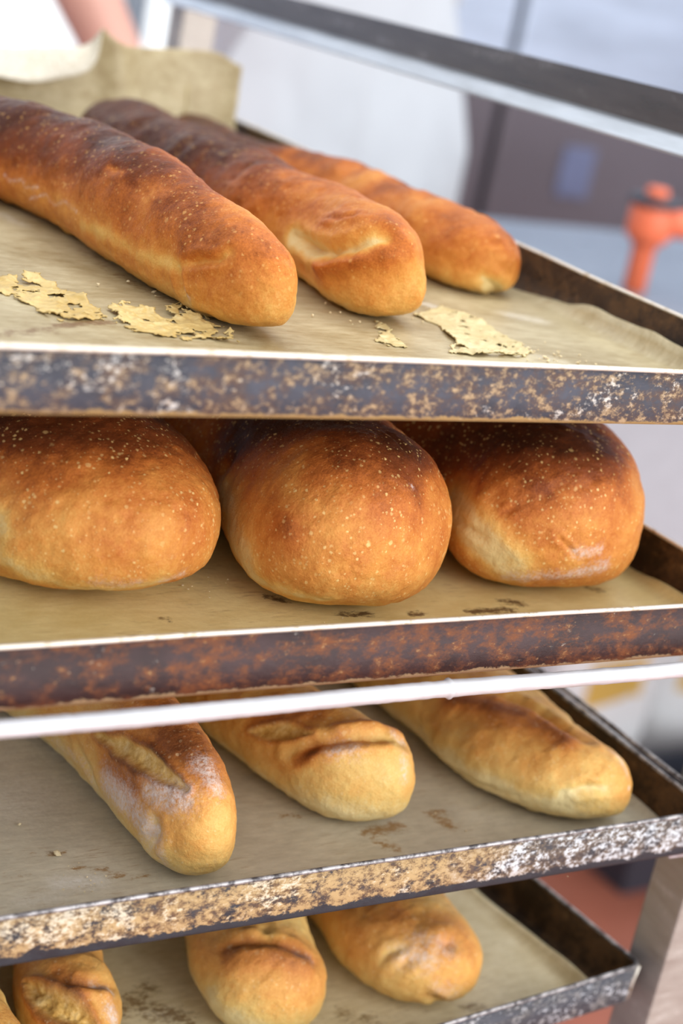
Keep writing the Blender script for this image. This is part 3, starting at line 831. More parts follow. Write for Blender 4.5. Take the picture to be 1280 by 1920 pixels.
make_loaf('long_loaf', 'long brown loaf with an open fold at its tip, middle of the top tray', G1, FIT['B1'], F1, MAT_CRUST_LONG, 202, 0.44,
    [('groove', [(545, 440), (575, 465), (620, 474), (670, 468), (722, 458)], 4.0 * mm, 5.5 * mm, -0.55),
     ('bulge', [(605, 500), (660, 490), (720, 482)], 5 * mm, 2.6 * mm, 0.2), ('tone', [(545, 445), (590, 470)], 7 * mm, -0.3),
     ('bulge', [(600, 420), (680, 420), (740, 440), (760, 470)], 6 * mm, 2.2 * mm, 0.12),
     ('groove', [(600, 408), (640, 414), (690, 412)], 2 * mm, 1.2 * mm, 0.05),
     ('groove', [(330, 300), (380, 260)], 6 * mm, 2.2 * mm, 0.05), ('groove', [(430, 350), (480, 300)], 7 * mm, 2.4 * mm, 0.0),
     ('groove', [(250, 240), (300, 215)], 6 * mm, 2.2 * mm, 0.05),
     ('flour', [(372, 340), (378, 342)], 1.5 * mm, 0.9)], lump=0.0034, back_bake=0.72, edge_flour=0.3)
make_loaf('long_loaf', 'long brown loaf lying against the right wall of the top tray', G1, FIT['C1'], F1, MAT_CRUST_LONG, 303, 0.40,
    [('groove', [(905, 520), (925, 535), (930, 550)], 3.5 * mm, 3 * mm, -0.32), ('tone', [(915, 540)], 8 * mm, -0.15),
     ('groove', [(640, 330), (690, 310)], 7 * mm, 2 * mm, 0.02), ('groove', [(520, 275), (560, 262)], 7 * mm, 2 * mm, 0.04),
     ('groove', [(780, 380), (820, 365)], 6 * mm, 1.4 * mm, 0.0)], lump=0.0030, back_bake=0.70, edge_flour=0.2)

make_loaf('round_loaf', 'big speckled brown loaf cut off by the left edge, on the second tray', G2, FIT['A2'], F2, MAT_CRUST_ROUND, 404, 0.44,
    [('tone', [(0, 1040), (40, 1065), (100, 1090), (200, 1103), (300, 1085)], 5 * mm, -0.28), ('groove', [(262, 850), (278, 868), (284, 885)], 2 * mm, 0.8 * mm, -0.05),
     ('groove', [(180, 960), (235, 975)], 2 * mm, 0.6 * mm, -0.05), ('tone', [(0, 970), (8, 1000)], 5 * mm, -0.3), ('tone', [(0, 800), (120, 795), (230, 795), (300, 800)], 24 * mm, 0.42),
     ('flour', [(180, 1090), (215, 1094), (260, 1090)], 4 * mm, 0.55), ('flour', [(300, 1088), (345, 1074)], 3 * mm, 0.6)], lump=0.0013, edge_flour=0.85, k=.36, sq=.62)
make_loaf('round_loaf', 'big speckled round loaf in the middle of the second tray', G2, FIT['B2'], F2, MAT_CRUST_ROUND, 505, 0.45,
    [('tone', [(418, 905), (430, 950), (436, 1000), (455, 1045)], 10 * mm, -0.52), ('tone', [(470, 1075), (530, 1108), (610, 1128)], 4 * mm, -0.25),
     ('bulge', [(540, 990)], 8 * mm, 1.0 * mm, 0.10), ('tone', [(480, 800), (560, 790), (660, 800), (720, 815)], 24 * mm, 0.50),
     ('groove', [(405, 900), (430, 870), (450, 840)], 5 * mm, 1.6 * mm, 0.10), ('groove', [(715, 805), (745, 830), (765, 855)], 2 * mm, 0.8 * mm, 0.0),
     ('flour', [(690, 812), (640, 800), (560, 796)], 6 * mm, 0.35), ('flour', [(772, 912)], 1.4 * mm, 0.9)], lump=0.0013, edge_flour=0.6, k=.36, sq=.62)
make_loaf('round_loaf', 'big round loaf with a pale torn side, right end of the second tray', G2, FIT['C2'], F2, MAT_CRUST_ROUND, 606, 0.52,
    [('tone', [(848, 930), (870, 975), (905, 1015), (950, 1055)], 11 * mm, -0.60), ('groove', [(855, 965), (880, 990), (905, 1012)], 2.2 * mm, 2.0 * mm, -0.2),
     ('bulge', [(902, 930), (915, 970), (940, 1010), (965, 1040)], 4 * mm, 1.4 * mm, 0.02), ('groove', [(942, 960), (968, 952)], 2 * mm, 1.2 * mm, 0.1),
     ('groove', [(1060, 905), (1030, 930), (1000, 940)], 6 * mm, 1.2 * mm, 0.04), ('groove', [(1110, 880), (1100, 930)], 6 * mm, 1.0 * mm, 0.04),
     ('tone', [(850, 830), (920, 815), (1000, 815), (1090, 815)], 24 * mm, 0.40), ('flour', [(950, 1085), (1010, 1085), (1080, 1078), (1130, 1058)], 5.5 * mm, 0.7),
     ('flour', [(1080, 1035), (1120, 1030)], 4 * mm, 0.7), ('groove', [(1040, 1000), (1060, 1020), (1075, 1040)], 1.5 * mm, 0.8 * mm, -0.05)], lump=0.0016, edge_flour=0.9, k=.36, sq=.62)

make_loaf('long_loaf', 'golden loaf with a long open slash, at the left below the white rod', G3, FIT['A3'], F3, MAT_CRUST_PALE, 707, 0.36,
    [('slash', [(185, 1378), (225, 1395), (265, 1420), (305, 1450), (350, 1478)], 4.2 * mm, 2.8 * mm, 0.25),
     ('tone', [(320, 1380), (370, 1440)], 8 * mm, 0.2), ('tone', [(200, 1430), (250, 1470)], 7 * mm, 0.28),
     ('flour', [(205, 1465), (245, 1510), (285, 1560)], 9 * mm, 0.95), ('flour', [(340, 1495), (280, 1480)], 8 * mm, 0.85), ('flour', [(380, 1430), (410, 1470)], 7 * mm, 0.75), ('flour', [(100, 1385), (160, 1430), (180, 1470)], 4 * mm, 0.5),
     ('groove', [(286, 1540), (290, 1565), (280, 1585)], 3.5 * mm, 3.0 * mm, -0.15), ('flour', [(305, 1595), (315, 1625)], 4 * mm, 0.7),
     ('groove', [(150, 1400), (172, 1440), (185, 1475)], 2.5 * mm, 1.4 * mm, -0.1)], lump=0.0018, edge_flour=0.5, side_pale=0.25)
make_loaf('long_loaf', 'golden loaf with a crosswise lip near its end, middle of the third tray', G3, FIT['B3'], F3, MAT_CRUST_PALE, 808, 0.34,
    [('groove', [(545, 1412), (590, 1398), (640, 1388), (700, 1382), (748, 1392)], 4 * mm, 4.0 * mm, -0.1),
     ('bulge', [(590, 1412), (650, 1402), (720, 1400)], 5 * mm, 2.4 * mm, 0.26), ('bulge', [(640, 1372), (700, 1362), (745, 1378)], 4 * mm, 2.0 * mm, 0.22),
     ('tone', [(560, 1428), (590, 1405)], 4 * mm, 0.4), ('slash', [(470, 1372), (520, 1372), (590, 1378)], 4 * mm, 2.0 * mm, 0.2), ('tone', [(480, 1350), (600, 1340)], 6 * mm, 0.3),
     ('flour', [(635, 1405), (660, 1402)], 7 * mm, 0.75), ('flour', [(752, 1420), (755, 1460)], 4 * mm, 0.6), ('flour', [(735, 1378), (752, 1392)], 3 * mm, 0.7)], lump=0.0018, edge_flour=0.4, side_pale=0.35)
make_loaf('long_loaf', 'golden loaf with a lengthwise split, at the right below the white rod', G3, FIT['C3'], F3, MAT_CRUST_PALE, 909, 0.33,
    [('groove', [(880, 1282), (950, 1305), (1010, 1335), (1060, 1366), (1100, 1384)], 4.5 * mm, 4.5 * mm, -0.06),
     ('bulge', [(850, 1315), (920, 1325), (990, 1352), (1060, 1390)], 7 * mm, 2.0 * mm, 0.32), ('tone', [(860, 1320), (900, 1330)], 8 * mm, 0.2), ('tone', [(930, 1360), (990, 1370)], 8 * mm, 0.15),
     ('groove', [(1058, 1490), (1095, 1478), (1140, 1478)], 3.2 * mm, 2.4 * mm, -0.3), ('tone', [(1080, 1500), (1130, 1500)], 7 * mm, -0.18), ('tone', [(790, 1390), (900, 1470), (1040, 1525)], 9 * mm, -0.25),
     ('groove', [(745, 1350), (800, 1402), (880, 1455), (970, 1493)], 2.2 * mm, 1.6 * mm, -0.12), ('flour', [(1150, 1405), (1172, 1425), (1180, 1450)], 3 * mm, 0.7), ('flour', [(1182, 1478)], 1.5 * mm, 1.0), ('bulge', [(1000, 1300), (1060, 1340)], 7 * mm, 1.5 * mm, 0.05)], lump=0.0018, edge_flour=0.25, side_pale=0.35)

make_loaf('long_loaf', 'golden loaf with a gaping crumb slash, lower left corner of the bottom tray', G4, FIT['A4'], F4, MAT_CRUST_PALE, 111, 0.42,
    [('slash', [(45, 1840), (75, 1862), (110, 1885), (150, 1905), (180, 1925)], 6.0 * mm, 4 * mm, 0.25), ('groove', [(105, 1822), (130, 1842), (170, 1845), (205, 1850)], 4 * mm, 3 * mm, 0.15),
     ('bulge', [(150, 1862), (195, 1868)], 5 * mm, 2 * mm, 0.15), ('flour', [(180, 1850), (205, 1860)], 4 * mm, 0.9), ('flour', [(205, 1890), (215, 1915)], 5 * mm, 0.8), ('bulge', [(150, 1800), (185, 1815)], 6 * mm, 2 * mm, -0.1)], lump=0.0018, edge_flour=0.3, side_pale=0.2)
make_loaf('long_loaf', 'plump golden loaf with a dusky ridge, second from right on the bottom tray', G4, FIT['B4'], F4, MAT_CRUST_PALE, 222, 0.34,
    [('groove', [(420, 1785), (455, 1768), (500, 1768), (550, 1780), (590, 1802)], 4 * mm, 2.6 * mm, 0.2), ('bulge', [(440, 1805), (500, 1795), (570, 1810)], 7 * mm, 2.2 * mm, 0.22),
     ('groove', [(490, 1735), (500, 1755)], 4 * mm, 2.0 * mm, -0.1), ('flour', [(560, 1790), (585, 1800)], 4 * mm, 0.45), ('tone', [(400, 1870), (430, 1905)], 8 * mm, -0.25)], lump=0.0016, edge_flour=0.4, side_pale=0.3)
make_loaf('long_loaf', 'floured golden loaf nearest the rack post on the bottom tray', G4, FIT['C4'], F4, MAT_CRUST_PALE, 333, 0.36,
    [('flour', [(760, 1790), (800, 1800)], 9 * mm, 0.7), ('flour', [(780, 1760), (840, 1780)], 8 * mm, 0.55), ('flour', [(820, 1850), (850, 1865)], 7 * mm, 0.5),
     ('groove', [(715, 1805), (730, 1785), (755, 1778)], 3 * mm, 1.6 * mm, -0.12), ('groove', [(745, 1815), (770, 1800)], 3 * mm, 1.4 * mm, -0.05), ('groove', [(830, 1775), (850, 1762)], 5 * mm, 2 * mm, 0.05),
     ('groove', [(800, 1868), (815, 1876), (828, 1882)], 3 * mm, 3 * mm, 0.1), ('tone', [(700, 1720), (780, 1715)], 12 * mm, 0.12)], lump=0.0026, edge_flour=0.3, side_pale=0.15)
make_loaf('long_loaf', 'golden loaf barely showing in the lower left corner of the photo', G4, FIT['Z4'], F4, MAT_CRUST_PALE, 444, 0.25, [], lump=0.0018, side_pale=0.25)

# ------------------------------------------------------------------ dough film flakes and crumbs on the top tray
def inside(poly, X, Y):
    r = np.zeros(X.shape, bool)
    n = len(poly); j = n - 1
    for i in range(n):
        xi, yi = poly[i]; xj, yj = poly[j]
        c = ((yi > Y) != (yj > Y)) & (X < (xj - xi) * (Y - yi) / (yj - yi + 1e-12) + xi)
        r ^= c; j = i
    return r
def flake(label, px, z, mat, seed, lift=0.0012, step=0.0006, ragged=0.0045):
    poly = np.array([on_plane(p, z)[:2] for p in px])
    lo = poly.min(0) - 0.004; hi = poly.max(0) + 0.004
    xs = np.arange(lo[0], hi[0], step); ys = np.arange(lo[1], hi[1], step)
    X, Y = np.meshgrid(xs, ys, indexing='ij')
    Q = np.stack([X, Y, X * 0], -1)
    jx = ragged * fbm(Q, 190, seed, 4); jy = ragged * fbm(Q, 190, seed + 7, 4)
    m = inside(poly, X + jx, Y + jy)
    d, _ = seg_dist(np.stack([X, Y], -1).reshape(-1, 2), np.vstack([poly, poly[:1]]))
    d = d.reshape(X.shape)
    hole = (fbm(Q, 170, seed + 3, 3) > 0.72) & (d > 0.002)
    m &= ~hole
    Z = z + 0.0004 + lift * np.clip(fbm(Q, 70, seed + 11, 3) + 0.2, 0, 1.3) * np.clip(1.1 - d / 0.012, 0.25, 1) + 0.0006 * fbm(Q, 330, seed + 13, 3)
    bm = bmesh.new()
    vid = {}
    def gv(i, j):
        if (i, j) not in vid:
            vid[(i, j)] = bm.verts.new((X[i, j] + jx[i, j] * 0.15, Y[i, j] + jy[i, j] * 0.15, max(Z[i, j], z + 0.0003)))
        return vid[(i, j)]
    for i in range(len(xs) - 1):
        for j in range(len(ys) - 1):
            if m[i, j] and m[i + 1, j] and m[i, j + 1] and m[i + 1, j + 1]:
                bm.faces.new((gv(i, j), gv(i + 1, j), gv(i + 1, j + 1), gv(i, j + 1)))
    me = bpy.data.meshes.new('dough_flake'); bm.to_mesh(me); bm.free()
    nv = len(me.vertices)
    set_attr(me, 'stain', np.zeros(nv)); set_attr(me, 'flour', np.zeros(nv))
    o = link('dough_flake', me, mat)
    sm = o.modifiers.new('thickness', 'SOLIDIFY'); sm.thickness = 0.0004; sm.offset = -1
    return tag(o, label, 'flake', 'flakes of dried dough film on the top tray')
flake('yellow flaky strip of dough film at the left edge of the top paper', [(-40, 520), (20, 528), (55, 520), (95, 530), (150, 560), (190, 595), (150, 600), (95, 598), (50, 575), (0, 548), (-40, 540)], F1, MAT_FLAKE, 5, 0.0022)
flake('yellow flaky patch of dough film beneath the tip of the leftmost loaf', [(200, 580), (235, 575), (270, 585), (315, 600), (330, 575), (350, 572), (380, 595), (410, 615), (445, 640), (380, 640), (300, 632), (240, 620)], F1, MAT_FLAKE, 6, 0.0022)
flake('large pale sheet of dough film beside the middle loaf tip', [(770, 590), (830, 575), (880, 590), (930, 620), (1000, 662), (975, 672), (900, 668), (840, 662), (850, 640), (820, 610)], F1, MAT_FLAKE_PALE, 7, 0.0016, ragged=0.0012)
flake('small pale shred of dough film in front of the middle loaf', [(700, 620), (718, 605), (730, 625), (775, 650), (740, 655), (705, 640)], F1, MAT_FLAKE_PALE, 8, 0.0012)
rng = np.random.default_rng(4)
def crumbs(name, label, spots, mat, seed):
    mb = MB()
    r_ = np.random.default_rng(seed)
    for (px, z, n, spread, size) in spots:
        c = on_plane(px, z)
        for _ in range(n):
            o = c + np.array([r_.normal() * spread, r_.normal() * spread, 0])
            sz = size * (0.5 + r_.random())
            bm = bmesh.new(); bmesh.ops.create_icosphere(bm, subdivisions=1, radius=sz)
            V = np.array([v.co for v in bm.verts]); V *= 1 + 0.35 * r_.normal(size=(len(V), 1)); V[:, 2] *= 0.7
            V += o + np.array([0, 0, sz * 0.55 + 0.0002])
            bm.verts.index_update()
            mb.add(V, [[v.index for v in f.verts] for f in bm.faces]); bm.free()
    return tag(mb.build(name, mat, None, False), label, 'crumbs', kind='stuff')
MAT_CRUMB = plain('pale_crumb', (226, 208, 168), 0.8, 0, 0.15, 200)
crumbs('bread_crumbs', 'pale crumbs and flour specks scattered on the papers', [((1000, 665), F1, 26, 0.010, 0.0006), ((1040, 672), F1, 14, 0.012, 0.0005), ((820, 600), F1, 10, 0.010, 0.0005), ((270, 545), F1, 4, 0.01, 0.0008), ((640, 590), F1, 10, 0.02, 0.0005),
    ((345, 1090), F2, 14, 0.010, 0.0004), ((640, 1160), F2, 10, 0.03, 0.0003), ((108, 1604), F3, 1, 0.001, 0.0012), ((35, 1548), F3, 1, 0.001, 0.001), ((900, 1530), F3, 10, 0.025, 0.0003), ((160, 1650), F3, 20, 0.007, 0.0003)], MAT_CRUMB, 9)

# ------------------------------------------------------------------ background: counter, orange tool, cabinets, sacks
MAT_COUNTER = make_steel('counter_steel', (158, 166, 178), 0.34, 0.7, 0.0, (3, 1, 1), 6)
MAT_PANEL = plain('light_grey_panel', (168, 170, 177), 0.5, 0.1, 0.04)
CZ = -0.20
counter = empty('work_counter', (1.6, 1.1, FLOOR))
tag(counter, 'stainless steel work counter behind the rack', 'counter')
def cp(mb, name, mat, smooth=False, root=counter):
    return local(mb.build(name, mat, None, smooth), root)
cp(MB().box(0.62, 3.0, 0.86, 1.36, CZ - 0.035, CZ, 0.004), 'counter_top', MAT_COUNTER)
cp(MB().box(0.70, 2.92, 0.90, 0.915, CZ - 0.42, CZ - 0.034, 0.002), 'front_panel', MAT_PANEL)
for (lx, ly) in ((0.66, 0.92), (0.66, 1.30), (2.94, 0.92), (2.94, 1.30)):
    cp(MB().box(lx - 0.02, lx + 0.02, ly - 0.02, ly + 0.02, FLOOR, CZ - 0.034, 0.003), 'leg', MAT_COUNTER)

MAT_ORANGE = plain('orange_plastic', (228, 112, 74), 0.45, 0, 0.06, 20)
MAT_BLACK = plain('black_plastic', (46, 48, 58), 0.45, 0, 0.05)
ox, oy = 1.025, 0.99
tool = empty('pipe_fitting', (ox, oy, CZ))
tag(tool, 'orange plastic pipe fitting with a black collar standing on the counter', 'pipe fitting')
cp(MB().lathe((ox, oy, CZ), [(0.012, 0.0), (0.0135, 0.002), (0.0135, 0.05), (0.016, 0.056), (0.024, 0.062), (0.0265, 0.068), (0.0265, 0.098), (0.0245, 0.102), (0.012, 0.102)], 32), 'pipe_body', MAT_ORANGE, True, tool)
cp(MB().lathe((ox, oy, CZ), [(0.014, 0.1018), (0.029, 0.1018), (0.031, 0.104), (0.031, 0.109), (0.028, 0.111), (0.014, 0.111)], 32), 'collar', MAT_BLACK, True, tool)
cp(MB().lathe((ox, oy, CZ), [(0.010, 0.1108), (0.013, 0.1108), (0.013, 0.120), (0.011, 0.122), (0.004, 0.122)], 24), 'cap', MAT_ORANGE, True, tool)
cp(MB().tube([(ox + 0.02, oy, CZ + 0.082), (ox + 0.05, oy, CZ + 0.082), (ox + 0.085, oy, CZ + 0.08)], [0.016, 0.016, 0.0165], 20), 'side_branch', MAT_ORANGE, True, tool)

MAT_FRIDGE = make_steel('pale_cabinet_steel', (200, 212, 232), 0.45, 0.45, 0.0, (1, 1, 6), 4)
MAT_DARKDOOR = plain('taupe_lower_door', (112, 105, 112), 0.35, 0.3, 0.1, 3)
MAT_GAP = plain('dark_door_seal', (40, 48, 62), 0.5)
FY = 2.2
cab = empty('steel_cabinet', (1.9, FY + 0.3, FLOOR))
tag(cab, 'tall stainless cabinet with dark lower doors at the back right', 'cabinet')
cp(MB().box(1.42, 2.75, FY + 0.03, FY + 0.5, FLOOR + 0.08, 1.0, 0.01), 'body', MAT_GAP, False, cab)
SPL = -0.10
for (xa, xb) in ((1.42, 1.664), (1.686, 2.75)):
    cp(MB().box(xa, xb, FY, FY + 0.029, SPL + 0.006, 1.0, 0.005), 'upper_door', MAT_FRIDGE, False, cab)
    dr = cp(MB().box(xa, xb, FY, FY + 0.029, FLOOR + 0.10, SPL - 0.006, 0.005), 'lower_door', MAT_DARKDOOR, False, cab)
cp(MB().box(1.85, 1.93, FY - 0.006, FY + 0.001, -0.30, -0.20, 0.002), 'blue_reflection', plain('painted_blue_reflection', (108, 116, 148), 0.4), False, cab)  # blue plate that paints a blurred reflection onto the door
cp(MB().tube([(1.73, FY, 0.5), (1.73, FY - 0.04, 0.5), (1.73, FY - 0.04, 0.85), (1.73, FY, 0.85)], 0.009, 10), 'handle', MAT_STEEL, True, cab)
for lx in (1.46, 2.71):
    for ly in (FY + 0.06, FY + 0.46):
        cp(MB().lathe((lx, ly, FLOOR), [(0.02, 0), (0.02, 0.081)], 16), 'foot', MAT_BLACK, True, cab)

MAT_SACK = plain('white_paper_sack', (224, 224, 226), 0.7, 0, 0.05, 9, 0.3)
MAT_SACK_Y = plain('yellow_sack_print', (206, 168, 84), 0.7, 0, 0.1, 9)
def sack(label, cx, cy, sx, sy, h, rz, seed):
    root = empty('flour_sack', (cx, cy, FLOOR), rz)
    tag(root, label, 'sack', 'flour sacks on the floor')
    def surf(u0, u1, v0, v1, nu, nv, grow):
        U, V = np.meshgrid(np.linspace(u0, u1, nu), np.linspace(v0, v1, nv), indexing='ij')
        a = U * 2 * np.pi
        pw = 0.45
        bul = 1 - 0.25 * np.abs(2 * V - 1) ** 3
        top = np.clip((V - 0.82) / 0.18, 0, 1)
        X = np.sign(np.cos(a)) * np.abs(np.cos(a)) ** pw * sx * bul
        Y = np.sign(np.sin(a)) * np.abs(np.sin(a)) ** pw * sy * bul * (1 - 0.8 * top)
        P = np.stack([X, Y, V * h], -1)
        nn = fbm(P + np.array([cx, cy, 0]), 14, seed, 3)
        sc_ = 1 + 0.05 * nn + grow
        P[..., 0] *= sc_; P[..., 1] *= sc_
        P[..., 2] = np.maximum(P[..., 2], 0.0)
        return P
    P = surf(0, 1, 0, 1, 49, 30, 0)
    n, m = P.shape[:2]
    mb = MB()
    idx = np.arange(n * m).reshape(n, m)
    F = np.stack([idx[:-1, :-1], idx[1:, :-1], idx[1:, 1:], idx[:-1, 1:]], -1).reshape(-1, 4).tolist()
    mb.add(P.reshape(-1, 3), F)
    mb.build('bag', MAT_SACK, root, True)
    P = surf(0.70, 0.78, 0.55, 0.74, 16, 10, 0.012)
    n, m = P.shape[:2]; idx = np.arange(n * m).reshape(n, m)
    F = np.stack([idx[:-1, :-1], idx[1:, :-1], idx[1:, 1:], idx[:-1, 1:]], -1).reshape(-1, 4).tolist()
    MB().add(P.reshape(-1, 3), F).build('printed_band', MAT_SACK_Y, root, True)
    return root
sack('white flour sack with a yellow band, nearest the rack under the counter', 1.50, 1.42, 0.14, 0.09, 0.42, 0.2, 1)
sack('white flour sack with a yellow band, farther right under the counter', 1.83, 1.46, 0.14, 0.09, 0.36, -0.3, 2)
crate = empty('shade_crate', (1.66, 1.24, FLOOR))  # added object, stands in for the dark shade on the floor
tag(crate, 'low black plastic crate added for the dark shade on the red floor in front of the flour sacks', 'crate')
for (a, b, c, d, e, f) in ((1.44, 1.88, 1.13, 1.145, 0.0, 0.15), (1.44, 1.88, 1.285, 1.30, 0.0, 0.15), (1.44, 1.455, 1.146, 1.284, 0.0, 0.15), (1.865, 1.88, 1.146, 1.284, 0.0, 0.15)):
    cp(MB().box(a, b, c, d, FLOOR + e, FLOOR + f, 0.002), 'side_panel', MAT_BLACK, False, crate)
cp(MB().box(1.456, 1.864, 1.146, 1.284, FLOOR, FLOOR + 0.008), 'bottom_panel', MAT_BLACK, False, crate)
tub = empty('black_tub', (1.72, 1.80, FLOOR))
tag(tub, 'black plastic tub standing behind the flour sacks', 'tub')
cp(MB().lathe((1.72, 1.80, FLOOR), [(0.12, 0.0), (0.135, 0.01), (0.15, 0.44), (0.144, 0.44), (0.13, 0.012), (0.01, 0.012)], 32), 'bucket', MAT_BLACK, True, tub)
cp(MB().lathe((1.72, 1.80, FLOOR), [(0.149, 0.425), (0.158, 0.428), (0.158, 0.446), (0.143, 0.446), (0.143, 0.44)], 32), 'rim', MAT_BLACK, True, tub)

# ------------------------------------------------------------------ the baker behind the counter
MAT_SKIN = plain('skin', (206, 156, 140), 0.5, 0, 0.06, 12)
MAT_CLOTH = plain('white_cotton', (206, 207, 211), 0.8, 0, 0.03, 10, 0.3)
MAT_APRON = plain('white_apron_cloth', (186, 189, 195), 0.8, 0, 0.03, 7, 0.3)
MAT_TROUSER = plain('pale_grey_trousers', (150, 154, 164), 0.8, 0, 0.06, 10)
MAT_HAIR = plain('brown_hair', (70, 50, 36), 0.6, 0, 0.2, 60)
MAT_SHOE = plain('white_clog', (210, 210, 210), 0.5)
PX, PY = 0.845, 1.50
def skin_mesh(name, verts, edges, root_i, mat, parent, sub=2):
    me = bpy.data.meshes.new(name)
    me.from_pydata([v[:3] for v in verts], edges, [])
    o = bpy.data.objects.new(name, me); COL.objects.link(o)
    me.materials.append(mat)
    sk = o.modifiers.new('skin', 'SKIN'); sk.use_smooth_shade = True; sk.branch_smoothing = 0.6
    for i, v in enumerate(verts):
        r = v[3]
        me.skin_vertices[0].data[i].radius = r if isinstance(r, tuple) else (r, r)
        me.skin_vertices[0].data[i].use_root = (i == root_i)
    ss = o.modifiers.new('sub', 'SUBSURF'); ss.levels = sub; ss.render_levels = sub
    local(o, parent)
    return o
baker = empty('person', (PX, PY, FLOOR))
tag(baker, 'person in a white shirt and apron behind the counter, bare forearm reaching down', 'person')
ZF = FLOOR
def arm(sh, el, wr, hd, first):
    """joint chain and five fingers; indices start at first"""
    v = []; e = []
    v.append((*sh, 0.052)); v.append((*el, 0.041)); mid = tuple((a * 0.65 + b * 0.35) for a, b in zip(el, wr)); v.append((*mid, 0.041)); v.append((*wr, 0.028))
    v.append((*hd, (0.034, 0.018)))
    e += [(first, first + 1), (first + 1, first + 2), (first + 2, first + 3), (first + 3, first + 4)]
    return v, e
V = [(PX, PY + 0.01, ZF + 0.92, (0.155, 0.11)), (PX, PY, ZF + 1.10, (0.15, 0.10)), (PX, PY, ZF + 1.28, (0.165, 0.105)), (PX, PY + 0.01, ZF + 1.41, (0.13, 0.085)),
     (PX, PY, ZF + 1.49, 0.055), (PX, PY - 0.015, ZF + 1.56, (0.068, 0.078)), (PX, PY - 0.01, ZF + 1.64, (0.078, 0.095)), (PX, PY, ZF + 1.71, (0.062, 0.075))]
E_ = [(i, i + 1) for i in range(7)]
def add_arm(sh, el, wr, hd, fdir, side):
    b = len(V)
    v, e = arm(sh, el, wr, hd, b)
    V.extend(v); E_.extend(e); E_.append((3, b))
    hd = np.array(hd); wr = np.array(wr)
    f = np.array(fdir) / np.linalg.norm(fdir)
    sdv = np.cross(f, [0, 0, 1]); sdv /= np.linalg.norm(sdv)
    lens = [0.068, 0.078, 0.072, 0.056]
    for k in range(4):
        base = hd + sdv * (k - 1.5) * 0.021 * side + f * 0.03
        p1 = base + f * lens[k] * 0.5 + np.array([0, 0, 0.008]); p2 = base + f * lens[k] - np.array([0, 0, 0.004])
        i = len(V)
        V.extend([(*base, 0.0098), (*p1, 0.0088), (*p2, 0.0072)])
        E_.extend([(b + 4, i), (i, i + 1), (i + 1, i + 2)])
    tb = hd - f * 0.012 - sdv * 0.036 * side; t1 = tb + (f * 0.7 - sdv * side * 0.7) * 0.028; t2 = t1 + f * 0.026 - sdv * side * 0.006
    i = len(V)
    V.extend([(*tb, 0.012), (*t1, 0.0105), (*t2, 0.0085)])
    E_.extend([(b + 4, i), (i, i + 1), (i + 1, i + 2)])
    return b
RS, RE, RW, RH = (PX - 0.175, PY, ZF + 1.385), (0.435, 1.44, 0.085), (0.555, 1.335, -0.150), (0.60, 1.30, CZ + 0.022)
RH = (0.60, 1.30, CZ + 0.022); RW = (0.555, 1.345, -0.150); RE = (0.405, 1.42, 0.100)
LS, LE, LW, LH = (PX + 0.160, PY + 0.01, ZF + 1.385), (PX + 0.165, PY + 0.10, ZF + 1.12), (PX + 0.06, PY + 0.19, ZF + 0.98), (PX - 0.02, PY + 0.185, ZF + 0.96)
add_arm(RS, RE, RW, RH, (0.55, -0.8, 0), 1)
add_arm(LS, LE, LW, LH, (-1.0, 0.1, 0), -1)
b = len(V)
for sx in (-1, 1):
    i = len(V)
    V.extend([(PX + sx * 0.095, PY + 0.01, ZF + 0.82, 0.09), (PX + sx * 0.10, PY, ZF + 0.48, 0.06), (PX + sx * 0.10, PY + 0.02, ZF + 0.10, 0.042), (PX + sx * 0.105, PY - 0.10, ZF + 0.04, (0.04, 0.03))])
    E_.extend([(0, i), (i, i + 1), (i + 1, i + 2), (i + 2, i + 3)])
skin_mesh('body', V, E_, 0, MAT_SKIN, baker)
def up_radius(v, k): 
    r = v[3]
    return (v[0], v[1], v[2], tuple(q + k for q in r) if isinstance(r, tuple) else r + k)
SV = [(PX, PY + 0.01, ZF + 0.90, (0.175, 0.125)), (PX, PY, ZF + 1.10, (0.172, 0.122)), (PX, PY, ZF + 1.28, (0.185, 0.125)), (PX, PY + 0.01, ZF + 1.42, (0.145, 0.10)), (PX, PY + 0.005, ZF + 1.475, (0.085, 0.075)),
      (PX - 0.178, PY, ZF + 1.39, 0.068), tuple(np.array(RS) * 0.45 + np.array(RE) * 0.55) + (0.066,), (PX + 0.168, PY, ZF + 1.39, 0.068), tuple(np.array(LS) * 0.35 + np.array(LE) * 0.65) + (0.062,)]
skin_mesh('shirt', SV, [(0, 1), (1, 2), (2, 3), (3, 4), (3, 5), (5, 6), (3, 7), (7, 8)], 0, MAT_CLOTH, baker)
LV = [(PX, PY + 0.012, ZF + 0.93, (0.172, 0.122))]
LE_ = []
for sx in (-1, 1):
    i = len(LV)
    LV.extend([(PX + sx * 0.095, PY + 0.01, ZF + 0.80, 0.105), (PX + sx * 0.10, PY, ZF + 0.48, 0.082), (PX + sx * 0.10, PY + 0.015, ZF + 0.09, 0.07)])
    LE_ += [(0, i), (i, i + 1), (i + 1, i + 2)]
skin_mesh('trousers', LV, LE_, 0, MAT_TROUSER, baker)
for sx in (-1, 1):
    skin_mesh('shoe', [(PX + sx * 0.10, PY + 0.05, ZF + 0.05, (0.046, 0.048)), (PX + sx * 0.103, PY - 0.04, ZF + 0.045, (0.05, 0.043)), (PX + sx * 0.107, PY - 0.13, ZF + 0.036, (0.047, 0.034))], [(0, 1), (1, 2)], 0, MAT_SHOE, baker)
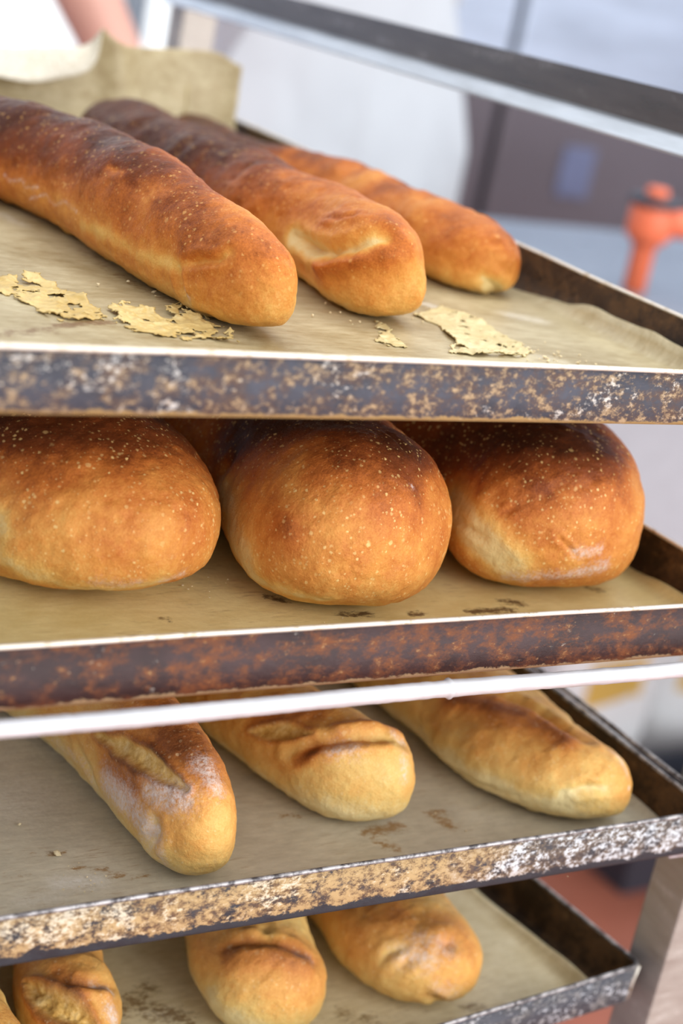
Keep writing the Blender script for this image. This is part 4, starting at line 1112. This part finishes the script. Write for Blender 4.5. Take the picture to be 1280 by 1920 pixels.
# apron: a draped sheet hung in front of the shirt
nu, nv = 60, 90
U, Vv = np.meshgrid(np.linspace(-1, 1, nu), np.linspace(0, 1, nv), indexing='ij')
zt = ZF + 1.36 - Vv * 0.86
wid = 0.115 + 0.085 * np.clip((Vv - 0.05) / 0.28, 0, 1) ** 0.7 + 0.01 * Vv
ang = U * (0.75 + 0.35 * np.clip(Vv / 0.3, 0, 1))
XX = PX + wid * np.sin(ang) / np.sin(1.1) * 1.02
YY = PY - 0.137 + 0.115 * (1 - np.cos(ang)) - 0.012 * np.clip(Vv - 0.3, 0, 1)
fold = fbm(np.stack([XX, zt * 0.35, zt * 0], -1), 16, 5, 2) * 0.012 * np.clip(Vv * 2, 0.2, 1)
YY = YY - np.abs(fold)
P = np.stack([XX, YY, zt], -1)
idx = np.arange(nu * nv).reshape(nu, nv)
F = np.stack([idx[:-1, :-1], idx[1:, :-1], idx[1:, 1:], idx[:-1, 1:]], -1).reshape(-1, 4).tolist()
me = bpy.data.meshes.new('apron'); me.from_pydata(P.reshape(-1, 3).tolist(), [], F)
ap = link('apron', me, MAT_APRON); local(ap, baker)
sm = ap.modifiers.new('thickness', 'SOLIDIFY'); sm.thickness = 0.002
# head details
bm = bmesh.new(); bmesh.ops.create_uvsphere(bm, u_segments=28, v_segments=18, radius=1.0)
for v in list(bm.verts):
    v.co = Vector((PX + v.co.x * 0.086, PY + 0.012 + v.co.y * 0.102, ZF + 1.665 + v.co.z * 0.095))
bmesh.ops.delete(bm, geom=[v for v in bm.verts if v.co.z < ZF + 1.60 or (v.co.y < PY - 0.045 and v.co.z < ZF + 1.70)], context='VERTS')
me = bpy.data.meshes.new('hair'); bm.to_mesh(me); bm.free()
hr = link('hair', me, MAT_HAIR); local(hr, baker); hm = hr.modifiers.new('thickness', 'SOLIDIFY'); hm.thickness = 0.008
for sx in (-1, 1):
    local(MB().lathe((PX + sx * 0.03, PY - 0.094, ZF + 1.615), [(0.002, -0.008), (0.010, -0.004), (0.012, 0.002), (0.008, 0.006)], 14, 'y').build('eye', plain('eye_white', (235, 235, 235), 0.2), None, True), baker)
    local(MB().lathe((PX + sx * 0.03, PY - 0.1015, ZF + 1.615), [(0.0052, 0.002), (0.005, -0.0005), (0.003, -0.0018), (0.0005, -0.002)], 12, 'y').build('iris', MAT_HAIR, None, True), baker)
    local(MB().tube([(PX + sx * 0.048, PY - 0.086, ZF + 1.634), (PX + sx * 0.032, PY - 0.095, ZF + 1.639), (PX + sx * 0.014, PY - 0.095, ZF + 1.636)], [0.002, 0.004, 0.002], 8).build('eyebrow', MAT_HAIR, None, True), baker)
    local(MB().lathe((PX + sx * 0.078, PY, ZF + 1.605), [(0.004, -0.01), (0.022, -0.006), (0.028, 0.004), (0.02, 0.01)], 18, 'x').build('ear', MAT_SKIN, None, True), baker)
local(MB().tube([(PX, PY - 0.088, ZF + 1.625), (PX, PY - 0.108, ZF + 1.60), (PX, PY - 0.112, ZF + 1.585), (PX, PY - 0.09, ZF + 1.575)], [0.007, 0.010, 0.013, 0.008], 14).build('nose', MAT_SKIN, None, True), baker)
local(MB().tube([(PX - 0.024, PY - 0.084, ZF + 1.552), (PX, PY - 0.092, ZF + 1.55), (PX + 0.024, PY - 0.084, ZF + 1.552)], [0.003, 0.007, 0.003], 12).build('mouth', plain('lips', (180, 110, 104), 0.5), None, True), baker)
